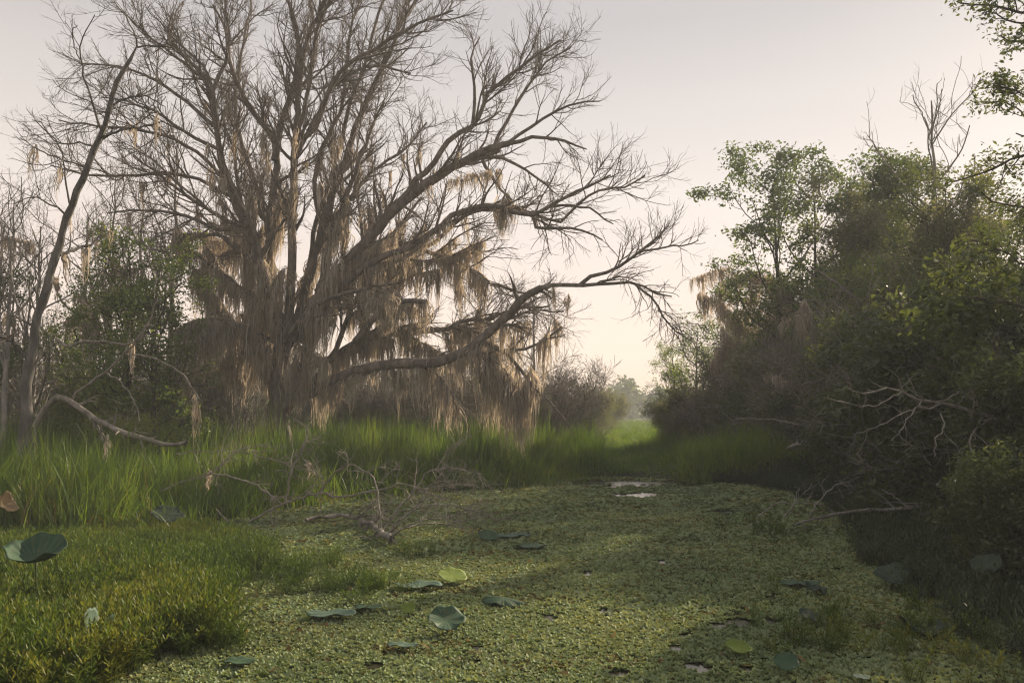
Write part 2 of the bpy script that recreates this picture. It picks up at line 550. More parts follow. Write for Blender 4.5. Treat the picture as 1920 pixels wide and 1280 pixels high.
def grass_clump(nb, h, spread, wd, lean=0.35, mat='grass', nseg=4):
    b = R.standard_normal((nb, 2)) * spread * 0.5
    az = R.random(nb) * 6.283
    hh = h * (0.55 + 0.5 * R.random(nb))
    ln = lean * (0.3 + R.random(nb) ** 1.5 * 1.4)
    t = np.linspace(0, 1, nseg + 1)[None, :]
    bend = (t ** 2.0) * (ln * hh)[:, None]
    x = b[:, 0:1] + np.cos(az)[:, None] * bend
    y = b[:, 1:2] + np.sin(az)[:, None] * bend
    z = hh[:, None] * (t - 0.22 * ln[:, None] * t ** 3)
    c = np.stack([x, y, z], -1)
    wa = R.random(nb) * 3.14
    wv = np.stack([np.cos(wa), np.sin(wa), np.zeros(nb)], 1)[:, None, :]
    ww = (wd * (0.7 + 0.6 * R.random(nb)))[:, None, None] * (1.05 - t[..., None] ** 1.6) * 0.5
    V = np.stack([c - wv * ww, c + wv * ww], 2).reshape(-1, 3)
    k = np.arange(nb)[:, None] * (nseg + 1) * 2
    i = np.arange(nseg)[None, :] * 2
    F = np.stack([k + i, k + i + 1, k + i + 3, k + i + 2], -1).reshape(-1, 4)
    var = np.repeat(R.random(nb), (nseg + 1) * 2)
    return mk_mesh('grass_blades', [(V, F)], M[mat], var=var)

def tussocky(p, step):
    """nearest tuft centre: (distance / step, outward direction)"""
    c = jgrid(p[:, 0].min() - 1, p[:, 0].max() + 1, p[:, 1].min() - 1, p[:, 1].max() + 1, step)
    best = np.full(len(p), 9.0); dv = np.zeros((len(p), 2)); ht = np.ones(len(p))
    ch = 0.75 + 0.5 * R.random(len(c))
    for k0 in range(0, len(p), 2000):
        q = p[k0:k0 + 2000]
        D = ((q[:, None, :] - c[None]) ** 2).sum(-1)
        m = D.argmin(1)
        best[k0:k0 + 2000] = np.sqrt(D[np.arange(len(q)), m]) / step
        dv[k0:k0 + 2000] = q - c[m]; ht[k0:k0 + 2000] = ch[m]
    return best, dv, ht
def lean_out(rot, dv, k):
    rot = rot.copy()
    a = rot[:, 2]                       # tilt away from the tuft centre, whatever the spin
    rot[:, 0] += -k * dv[:, 1]
    rot[:, 1] += k * dv[:, 0]
    return rot
# tall bank grass
gk = [grass_clump(30, 1.25, 0.50, 0.026, 0.42) for _ in range(6)] + [grass_clump(24, 1.45, 0.45, 0.022, 0.25) for _ in range(3)] + [grass_clump(12, 1.1, 0.6, 0.018, 0.6, 'dry'), grass_clump(16, 0.6, 0.6, 0.018, 0.8, 'dry')]
p = jgrid(-24, 3, 13.5, 34, 0.27)
b = np.interp(p[:, 1], SL[:, 0], SL[:, 1]) - p[:, 0]
keep = (b > -0.1 + 0.3 * wob(p[:, 0], p[:, 1], 2.0)) & in_view(p, 3.0)
p = p[keep]; b = b[keep]
tb, tdv, tht = tussocky(p, 1.15)
hs = np.clip(0.92 + 0.22 * wob(p[:, 0], p[:, 1], 0.9) + 0.12 * R.standard_normal(len(p)), 0.35, 1.5) * (0.6 + 0.4 * smooth(0, 1.2, b)) * tht * np.clip(1.25 - 1.5 * tb ** 2, 0.3, 1.3)
scatter('tall_grass', gk, np.c_[p, ground_z(p[:, 0], p[:, 1]) - 0.03], lean_out(rots(len(p), 0.08), tdv, 0.45), np.c_[0.9 + 0 * hs, 0.9 + 0 * hs, hs],
        'tall bright green grass along the bank under the bare oak')
# dead stalks and bent stems among the tall grass
q = jgrid(-22, 2, 14.5, 30, 0.75)
b2 = np.interp(q[:, 1], SL[:, 0], SL[:, 1]) - q[:, 0]
q = q[(b2 > 0.2) & in_view(q, 1) & (R.random(len(q)) < 0.6)]
sk = [grass_clump(3, 1.75, 0.35, 0.016, 0.18, 'dry') for _ in range(3)] + [grass_clump(5, 1.3, 0.5, 0.02, 1.1, 'dry') for _ in range(3)]
s = 0.75 + 0.4 * R.random(len(q))
scatter('dead_stalks', sk, np.c_[q, ground_z(q[:, 0], q[:, 1]) - 0.03], rots(len(q), 0.18), np.c_[s, s, s], 'dry tan stalks standing among the tall grass')
# far meadow beyond the channel
p1 = jgrid(-4, 16, 25.0, 48, 0.36); p2 = jgrid(-10, 22, 48, 110, 0.9)
p = np.r_[p1, p2]
p = p[(bank(p[:, 0], p[:, 1]) > 0.25 + 0.3 * wob(p[:, 0], p[:, 1], 2.0)) & in_view(p)]
tb, tdv, tht = tussocky(p, 1.9)
low = (1 - 0.68 * smooth(-1.3, -0.5, -np.abs(p[:, 0] - (3.9 + 0.06 * (p[:, 1] - 26))) + 0.6) * smooth(-44, -34, -p[:, 1]))
hs = np.clip(0.50 + 0.28 * wob(p[:, 0], p[:, 1], 0.55) + 0.08 * R.standard_normal(len(p)), 0.2, 1.2) * np.where(p[:, 1] > 48, 0.8, 1) * low * tht * np.clip(1.3 - 1.7 * tb ** 2, 0.25, 1.3)
ws = np.where(p[:, 1] > 48, 2.2, 1.15)
scatter('meadow_grass', gk[:9], np.c_[p, ground_z(p[:, 0], p[:, 1]) - 0.03], lean_out(rots(len(p), 0.08), tdv, 0.25), np.c_[ws, ws, hs],
        'green marsh grass closing the far end of the channel')

# ------------------------------------------------------------------ floating plants on the water
def rosette(nl, size, cup, mat='float'):
    parts, var = [], []
    off = 0
    for k in range(nl):
        a = 6.283 * k / nl + R.normal() * 0.3
        l = size * (0.7 + 0.5 * R.random()); wdt = l * 0.5
        el = cup + R.normal() * 0.2
        d = np.array([math.cos(a) * math.cos(el), math.sin(a) * math.cos(el), math.sin(el)])
        s = np.array([-math.sin(a), math.cos(a), 0])
        n = np.cross(d, s)
        c0 = np.array([R.normal() * 0.004, R.normal() * 0.004, 0.004])
        Vv = np.array([c0, c0 + d * l * 0.55 - s * wdt + n * l * -0.1, c0 + d * l * 0.6 + n * l * 0.12, c0 + d * l * 0.55 + s * wdt - n * l * 0.1, c0 + d * l])
        Ff = np.array([[0, 1, 2], [0, 2, 3], [1, 4, 2], [2, 4, 3]])
        parts.append((Vv, Ff)); var += [R.random()] * 5
    return mk_mesh('rosette', parts, M[mat], var=var)
rk = [rosette(R.integers(8, 12), 0.024, 0.42 + 0.14 * (k % 4)) for k in range(8)]
M['float_pale'] = leaf('pale_floating_leaf', (0.14, 0.185, 0.10), (0.20, 0.25, 0.14), (0.26, 0.29, 0.16), 0.25, 0.01, 0.35, rand=True)
M['float_old'] = leaf('old_floating_leaf', (0.07, 0.06, 0.025), (0.13, 0.115, 0.045), (0.23, 0.20, 0.07), 0.25, 0.01, 0.6, rand=True)
rk += [rosette(R.integers(7, 10), 0.033, 0.55 + 0.1 * k, 'float_pale') for k in range(3)]      # 8-10: larger pale rosettes
rk += [rosette(R.integers(6, 9), 0.026, 0.30, 'float_old') for k in range(3)]                   # 11-13: yellowing ones
GAPS = [(*P(px, py, D_at(py))[:2], rx, ry) for px, py, rx, ry in ((1385, 1168, .16, .16), (1345, 1172, .10, .13), (1450, 1166, .12, .13), (1265, 1215, .06, .10), (1310, 1252, .10, .13), (1290, 1245, .05, .09), (1395, 1255, .06, .08), (1110, 904, .5, .7), (1180, 905, .65, .8), (1245, 906, .5, .7), (1292, 911, .3, .5), (1145, 913, .25, .3), (1200, 930, .45, .5), (1165, 928, .2, .3), (1360, 960, .25, .25), (1030, 1160, .08, .14), (1130, 1145, .08, .12), (890, 1215, .09, .10), (700, 1250, .08, .10), (1160, 1265, .09, .10), (1240, 1055, .1, .2), (1100, 1075, .08, .18))]
def carpet_ok(p):
    b = bank(p[:, 0], p[:, 1])
    x, y = p[:, 0], p[:, 1]
    gap = (wob(x * 1.6 + 2, y * 1.6, 2.3) + 0.5 * wob(x, y, 5.5) > 0.98)
    for gx_, gy_, rx_, ry_ in GAPS:
        gap |= ((x - gx_) / rx_) ** 2 + ((y - gy_) / ry_) ** 2 < 1 + 0.9 * wob(x, y, 9.0)
    gap |= (wob(x * 3.1 + 5, y * 2.2 + 1, 3.3) > 0.80) & (x > 1.0) & (y < 10)
    strip = (np.abs(y - 23.9 - 0.3 * wob(x, y)) < 0.9 + 0.8 * wob(x * 0.8, y * 2.5, 2)) & (x > 1.6) & (x < 5.4) & (wob(x, y * 3, 4) < 0.5)
    strip |= (np.abs(y - 20.7) < 0.3 + 0.4 * wob(x, y, 3)) & (x > 2.4) & (x < 3.6)
    return (b < 0.35) & ~gap & ~strip & in_view(p, 1.0)
ps, ss = [], []
for y0, y1, s in ((5.2, 8.5, 0.035), (8.5, 12, 0.045), (12, 17, 0.062), (17, 26.5, 0.085)):
    p = jgrid(-10, 10, y0, y1, s)
    p = p[carpet_ok(p)]
    ps.append(p); ss.append(np.full(len(p), s / 0.035))
p = np.concatenate(ps); s = np.concatenate(ss) * (0.75 + 0.6 * R.random(len(p)))
s *= 1 + 0.3 * wob(p[:, 0], p[:, 1], 3.1)
sz = s * (0.8 + 0.6 * R.random(len(p))) * np.clip(1.25 - p[:, 1] * 0.04, 0.45, 1)
z = np.maximum(ground_z(p[:, 0], p[:, 1]), 0) + 0.004
pk_ = R.integers(0, 8, len(p))
n1, n2 = wob(p[:, 0] * 0.8 + 3, p[:, 1] * 0.9, 1.9), wob(p[:, 0] * 0.5 - 1, p[:, 1] * 1.5 + 2, 1.6)
m_ = R.random(len(p)) < np.clip(0.06 + 0.5 * (n1 - 0.15), 0.03, 0.45); pk_[m_] = R.integers(8, 11, m_.sum())
m_ = R.random(len(p)) < np.clip(0.05 + 0.9 * (n2 - 0.25), 0.03, 0.6); pk_[m_] = R.integers(11, 14, m_.sum())
scatter('floating_plants', rk, np.c_[p, z], rots(len(p), 0.2), np.c_[s, s, sz], 'carpet of small pale green floating plants covering the channel', pick=pk_)
# dark sheet added under the rosettes to cover bright reflecting water gaps
g = 0.055
gxx, gyy = np.arange(-9, 9, g), np.arange(5, 26.6, g)
A, B = np.meshgrid(gxx, gyy, indexing='ij')
pc = np.stack([A.ravel() + g / 2, B.ravel() + g / 2], 1)
ok = carpet_ok(pc) & (R.random(len(pc)) > 0.015)
nxx, nyy = len(gxx), len(gyy)
A2, B2 = np.meshgrid(np.arange(nxx + 1) * g - 9, np.arange(nyy + 1) * g + 5, indexing='ij')
V = np.stack([A2 + R.normal(size=A2.shape) * 0.012, B2 + R.normal(size=A2.shape) * 0.012, 0.005 + 0.004 * R.random(A2.shape)], -1).reshape(-1, 3)
ii, jj = np.meshgrid(np.arange(nxx), np.arange(nyy), indexing='ij')
q = (ii * (nyy + 1) + jj).ravel()[ok]
F = np.stack([q, q + nyy + 1, q + nyy + 2, q + 1], 1)
M['mat'] = leaf('dark_underlay', (0.02, 0.03, 0.012), (0.04, 0.055, 0.022), (0.075, 0.08, 0.03), 0.1, 0.0, 0.8, attr=False)
stuff(ob('dark_underlay', mk_mesh('dark_underlay', [(V, F)], M['mat'])), 'thin dark sheet added under the floating plants to cover bright water')

# ------------------------------------------------------------------ low creeping plants
def sprig(n, h, ls, lean=0.5, mat='prim'):
    """a few leafy stems with narrow leaves"""
    parts, var, V0 = [], [], 0
    for k in range(n):
        az = R.random() * 6.283; ln = lean * (0.3 + R.random())
        hh = h * (0.6 + 0.6 * R.random())
        b0 = np.array([R.normal() * 0.05, R.normal() * 0.05, 0])
        t = np.linspace(0, 1, 5)[:, None]
        pl = b0 + np.c_[np.cos(az) * ln * hh * t ** 1.3, np.sin(az) * ln * hh * t ** 1.3, hh * t * (1 - 0.2 * ln * t)]
        Vt, Ft = tubes(pl[None], np.linspace(0.004, 0.002, 5)[None], 3)
        parts.append((Vt, Ft)); var += [0.2] * len(Vt)
        m = 24
        tt = np.linspace(0.15, 1, m)
        c = np.stack([np.interp(tt, t[:, 0], pl[:, q]) for q in range(3)], 1)
        a = np.arange(m) * 2.4 + R.random() * 6
        el = 0.3 + 0.9 * tt ** 2 + R.normal(size=m) * 0.2
        d = np.c_[np.cos(a) * np.cos(el), np.sin(a) * np.cos(el), np.sin(el)]
        s_ = np.c_[-np.sin(a), np.cos(a), 0 * a]; nn = np.cross(d, s_)
        l = (ls * (0.7 + 0.5 * R.random(m)))[:, None]
        Vl = np.stack([c, c + d * l * 0.5 + s_ * l * 0.10 - nn * 0.1 * l, c + d * l - nn * 0.0 * l + np.array([0, 0, -0.2]) * l, c + d * l * 0.5 - s_ * l * 0.10 - nn * 0.1 * l], 1).reshape(-1, 3)
        bq = np.arange(m)[:, None] * 4
        parts.append((Vl, np.concatenate([bq + np.array([[0, 1, 2]]), bq + np.array([[0, 2, 3]])])))
        var += list(np.repeat(R.random(m), 4))
    return mk_mesh('creeping_stems', parts, M[mat], var=var)
pk = [sprig(6, 0.30, 0.060, 0.55) for _ in range(6)]
# left patch outline in photo pixels on the ground
OUT = [(-200, 1000), (150, 995), (330, 1000), (440, 1018), (500, 1042), (520, 1066), (440, 1090), (425, 1130), (400, 1165), (420, 1210), (330, 1225), (240, 1250), (170, 1290), (120, 1340), (-260, 1340)]
OUTW = np.array([P(px, py, D_at(py))[:2] for px, py in OUT])
def inside(p, poly):
    c = np.zeros(len(p), bool); n = len(poly)
    for i in range(n):
        a, b = poly[i], poly[(i + 1) % n]
        m = ((a[1] > p[:, 1]) != (b[1] > p[:, 1])) & (p[:, 0] < (b[0] - a[0]) * (p[:, 1] - a[1]) / (b[1] - a[1] + 1e-12) + a[0])
        c ^= m
    return c
p = jgrid(-11, -1, 5.2, 14.5, 0.080)
p = p[inside(p + np.c_[0.15 * wob(p[:, 0], p[:, 1], 3), 0.15 * wob(p[:, 1], p[:, 0], 3)], OUTW) & in_view(p, 0.6)]
s = 0.8 + 0.5 * R.random(len(p)) + 0.25 * wob(p[:, 0], p[:, 1], 1.5)
s *= np.clip(1.15 - 0.05 * (p[:, 1] - 6), 0.75, 1.2)
scatter('creeping_plants', pk, np.c_[p, 0 * s], rots(len(p), 0.15), np.c_[s, s, s], 'low leafy creeping plants spreading from the left bank over the water')
# sprigs strayed on the carpet
sp = []
for px, py, n, r in ((660, 1115, 22, 0.28), (700, 1105, 12, 0.2), (560, 1072, 20, 0.3), (590, 1055, 10, 0.22), (470, 1085, 25, 0.3), (540, 1100, 12, 0.25), (765, 1040, 8, 0.25), (390, 1215, 14, 0.16), (420, 1195, 12, 0.15),
                    (1600, 1180, 12, 0.5), (1540, 1220, 7, 0.4), (1660, 1195, 10, 0.4), (1740, 1230, 14, 0.4), (1820, 1190, 18, 0.4), (1480, 1180, 8, 0.3), (1400, 990, 10, 0.4), (1440, 1010, 6, 0.3)):
    c = P(px, py, D_at(py))
    sp.append(np.c_[c[0] + R.normal(size=n) * r, c[1] + R.normal(size=n) * r * 1.2])
q = jgrid(-5, 7, 5.5, 20, 0.42)
q = q[carpet_ok(q) & (wob(q[:, 0], q[:, 1], 1.7) > -0.1) & (R.random(len(q)) < 0.55)]
sp.append(q)
p = np.concatenate(sp)
s = (0.55 + 0.4 * R.random(len(p)))
s[-len(q):] *= 0.45
scatter('stray_sprigs', pk, np.c_[p, 0 * s], rots(len(p), 0.2), np.c_[s, s, s * 0.9], 'loose green sprigs poking up through the floating carpet')
# dead leaf bits lying on the carpet
def litter_leaf():
    a = np.linspace(0, 1, 4); w_ = np.array([.1, .5, .42, .05]) * 0.035
    c = np.c_[a * 0.09 - 0.045, 0 * a, 0.012 * np.sin(a * 3) + 0.006 * R.normal(size=4)]
    V = np.stack([c - np.c_[0 * a, w_, -0.2 * w_], c + np.c_[0 * a, w_, 0.2 * w_]], 1).reshape(-1, 3)
    return mk_mesh('litter_leaf', [(V, np.array([[2 * k, 2 * k + 1, 2 * k + 3, 2 * k + 2] for k in range(3)]))], M['dry'], var=R.random(8))
q = jgrid(-6, 7, 5.4, 17, 0.3)
q = q[carpet_ok(q) & (R.random(len(q)) < 0.35) & (wob(q[:, 0] + 4, q[:, 1], 1.1) > -0.35)]
s = 0.5 + 0.8 * R.random(len(q))
scatter('leaf_litter', [litter_leaf() for _ in range(5)], np.c_[q, 0 * s + 0.028], rots(len(q), 0.35), np.c_[s, s, s], 'brown dead leaf bits lying on the floating carpet')
# right shore plants
M['prim_shaded'] = leaf('shaded_shore_leaf', (0.014, 0.028, 0.010), (0.03, 0.055, 0.016), (0.06, 0.085, 0.025), 0.35, 0.05, 0.45, rand=True)  # creeping leaf again, with the shade of this shore put into its colour
dk = [sprig(6, 0.34, 0.065, 0.6, 'prim_shaded') for _ in range(5)]
p = jgrid(3.5, 14, 5.2, 24, 0.13)
bb = p[:, 0] - np.interp(p[:, 1], SR[:, 0], SR[:, 1])
p = p[(bb > -0.5 + 0.45 * wob(p[:, 0], p[:, 1], 2.2)) & in_view(p, 3.5)]
bb = p[:, 0] - np.interp(p[:, 1], SR[:, 0], SR[:, 1])
s = (0.7 + 0.5 * R.random(len(p))) * (1 + 0.8 * smooth(0, 2.5, bb))
scatter('shore_plants', dk, np.c_[p, np.maximum(0, ground_z(p[:, 0], p[:, 1])) - 0.02], rots(len(p), 0.15), np.c_[s, s, s], 'dark low plants crowding the shaded right shore')

# ------------------------------------------------------------------ Spanish moss
def moss_geo(path, length, thick=1.0, gap=0.15):
    """tufts of strands hung along a piece of branch; path in object coordinates"""
    path = np.asarray(path, float)
    sl_ = np.r_[0, np.cumsum(np.linalg.norm(np.diff(path, axis=0), axis=1))]
    nt_ = max(1, int(sl_[-1] / gap))
    ta = (np.arange(nt_) + R.random(nt_)) / nt_ * sl_[-1]
    ns = int(17 * min(thick, 1.3))
    gap = min(gap, 0.15)
    tl = length * (0.30 + 0.70 * R.random(nt_) ** 1.2)
    tl[R.integers(0, nt_)] = length
    a = np.repeat(ta, ns) + R.normal(size=nt_ * ns) * 0.05
    a = np.clip(a, 0, sl_[-1])
    st = np.stack([np.interp(a, sl_, path[:, k]) for k in range(3)], 1)
    L = np.repeat(tl, ns) * (0.25 + 0.75 * R.random(nt_ * ns) ** 0.7)
    n, nseg = len(L), 7
    t = np.linspace(0, 1, nseg + 1)[None, :]
    ctr = np.repeat(np.stack([np.interp(ta, sl_, path[:, k]) for k in range(3)], 1), ns, 0)
    wd = np.repeat(thick * (0.05 + 0.08 * R.random(nt_)), ns)
    off = R.normal(size=(n, 2)) * wd[:, None]
    drift = np.repeat(R.normal(size=(nt_, 2)) * 0.05, ns, 0)
    prof = np.sin(np.minimum(1, t * 2.2 + 0.05) * 1.57) * (1 - 0.65 * t)
    ph = R.random((n, 2)) * 6.28
    wv = 0.032 * t
    x = st[:, 0:1] * (1 - t) + ctr[:, 0:1] * t + off[:, 0:1] * prof + drift[:, :1] * t * L[:, None] + wv * np.sin(t * 9 + ph[:, :1])
    y = st[:, 1:2] * (1 - t) + ctr[:, 1:2] * t + off[:, 1:2] * prof + drift[:, 1:] * t * L[:, None] + wv * np.sin(t * 8 + ph[:, 1:])
    z = st[:, 2:3] + 0.05 * R.normal(size=(n, 1)) - L[:, None] * t
    c = np.stack([x, y, z], -1)
    wa = R.random(n) * 3.14
    wvv = np.stack([np.cos(wa), np.sin(wa), 0 * wa], 1)[:, None, :]
    w_ = (0.008 + 0.015 * R.random(n))[:, None, None] * (1.0 - 0.85 * t[..., None] ** 1.5) * (0.6 + 0.8 * R.random((n, nseg + 1, 1)))
    V = np.stack([c - wvv * w_, c + wvv * w_], 2).reshape(-1, 3)
    k = np.arange(n)[:, None] * (nseg + 1) * 2
    i = np.arange(nseg)[None, :] * 2
    F = np.stack([k + i, k + i + 1, k + i + 3, k + i + 2], -1).reshape(-1, 4)
    var = np.repeat(np.repeat(R.random(nt_), ns) * .6 + R.random(n) * .4, (nseg + 1) * 2)
    nh = n * 2
    q = R.integers(0, n, nh); f = R.integers(0, nseg, nh)
    b = c[q, f] + (c[q, f + 1] - c[q, f]) * R.random((nh, 1))
    d = unit(R.normal(size=(nh, 3)) * np.array([.55, .55, .3]) + np.array([0, 0, -.8]))
    e = b + d * (0.06 + 0.11 * R.random(nh))[:, None]
    sv = unit(np.cross(d, R.normal(size=(nh, 3)))) * 0.005
    Vh = np.stack([b - sv, b + sv, e], 1).reshape(-1, 3)
    return mk_mesh('moss_strands', [(V, F), (Vh, np.arange(nh * 3).reshape(-1, 3))], M['moss'], var=np.r_[var, np.repeat(R.random(nh), 3)])
def moss_on(path, length, label, group, thick=1.0, gap=0.16):
    path = np.asarray(path, float)
    o = ob('spanish_moss', moss_geo(path - path[0], length, thick, gap))
    o.location = tuple(path[0])
    return tag(o, label, 'moss', group)
def moss(kind, pos, length, width, label, group):
    """a tuft on its own: a short level run of anchor points"""
    a = random.uniform(-0.6, 0.6)
    h = {'col': 0.12, 'cur': 0.5, 'wisp': 0.05}[kind] * width
    v = {'col': 0.20, 'cur': 0.16, 'wisp': 0.10}[kind] * length * random.choice((-1, 1))
    d = np.array([math.cos(a) * h, math.sin(a) * h, v])
    p0 = np.asarray(pos, float) - (0, 0, abs(v))
    return moss_on([p0 - d, p0 + (0, 0, 0.04), p0 + d], length * 0.85, label, group, {'col': 1.5, 'cur': 1.0, 'wisp': 0.7}[kind] * width, {'col': 0.09, 'cur': 0.15, 'wisp': 0.1}[kind])
def ordinals(n):
    if n <= 1:
        return ['']
    h = (n + 1) // 2
    left = ['leftmost', 'second from the left', 'third from the left', 'fourth from the left', 'fifth from the left', 'sixth from the left', 'seventh from the left', 'eighth from the left', 'ninth from the left']
    right = ['rightmost', 'second from the right', 'third from the right', 'fourth from the right', 'fifth from the right', 'sixth from the right', 'seventh from the right', 'eighth from the right', 'ninth from the right']
    return left[:h] + right[:n - h][::-1]

# ------------------------------------------------------------------ trees traced limb by limb
def limb3(pts, d0, d1, n, jit=0.0):
    """photo polyline -> 3D polyline, its distance running from d0 to d1"""
    if len(pts[0]) == 3:                    # each point brings its own distance
        w3 = np.array([P(*p) for p in pts])
    else:
        pts = np.asarray(pts, float)
        s = np.r_[0, np.cumsum(np.linalg.norm(np.diff(pts, axis=0), axis=1))]; s /= s[-1]
        w3 = np.array([P(px, py, d0 + (d1 - d0) * f) for (px, py), f in zip(pts, s)])
    q = spline(w3, n)
    if jit:
        q[1:-1] += R.standard_normal(q[1:-1].shape) * jit
    return q

def dress(q, rad, mats, root, base, L2=(1.2, 3.4), sp2=0.34, L3=(0.6, 1.6), sp3=0.18, L4=(0.25, 0.7), sp4=0.15, up=0.10, t0=0.25, ang=(25, 60), sides=9, r4=0.0065, bmat=None, tmat=None, moss_pts=None, rtip=0.008, flare=0.04, wander=0.13, name='branch', out=(0, 0, 0)):
    """one limb with its side branches (part) and its fine twigs (sub-part)"""
    bmat, tmat = bmat or mats, tmat or M['twig']
    P1, R1 = q[None], np.asarray(rad)[None]
    P2, R2 = grow(P1, R1, sp2, t0, L2, ang, 8, up, out, wander, 0.55, 0.07, rtip)
    P3, R3 = grow(P2, R2, sp3, 0.15, L3, (25, 60), 5, up * 0.8, out, wander * 1.1, 0.6, 0.018, r4)
    P3b, R3b = grow(P1, R1, sp2 * 0.8, max(t0, 0.5), L3, (30, 65), 5, up, out, wander, 0.5, 0.018, r4)
    P3, R3 = np.concatenate([P3, P3b]), np.concatenate([R3, R3b])
    P4, R4 = grow(P3, R3, sp4, 0.1, L4, (20, 55), 3, up * 0.6, out, wander * 1.2, 0.7, r4, r4 * 0.55)
    b = np.asarray(base)
    V1, F1 = tubes(P1 - b, R1, sides, flare=flare)
    V2, F2 = tubes(P2 - b, R2, 5)
    br = add_child(root, name, mk_mesh('limb', [(V1, F1), (V2, F2)], bmat))
    V3, F3 = tubes(P3 - b, R3, 4); V4, F4 = tubes(P4 - b, R4, 3)
    tw = add_child(br, 'twigs', mk_mesh('twigs', [(V3, F3), (V4, F4)], tmat))
    tw['kind'] = 'stuff'
    if moss_pts is not None:
        moss_pts.append(q)
        for k in range(len(P2)):
            moss_pts.append(P2[k])
    return P2, P3

def px_r(w, d):
    return w / 1600 * d / 2

# ---- the great bare oak
D0 = 26.0
OB = np.array([X_at(522, D0), D0, ground_z(np.array(X_at(522, D0)), np.array(D0)) - 0.1])
oak = empty('oak_tree', 'huge bare oak draped in hanging moss with its long low limb reaching over the channel', 'tree', tuple(OB))
mp = []
trunk_px = [(522, 880), (523, 790), (525, 730), (528, 680), (534, 640), (540, 600)]
q = limb3(trunk_px, D0, D0, 22, 0.01); q[0, 2] = OB[2]
rad = np.interp(np.linspace(0, 1, 22), [0, 0.25, 0.5, 0.8, 1], [0.52, 0.36, 0.32, 0.30, 0.22])
V, F = tubes((q - OB)[None], rad[None], 14, flare=0.05)
add_child(oak, 'trunk', mk_mesh('trunk', [(V, F)], M['oak']))
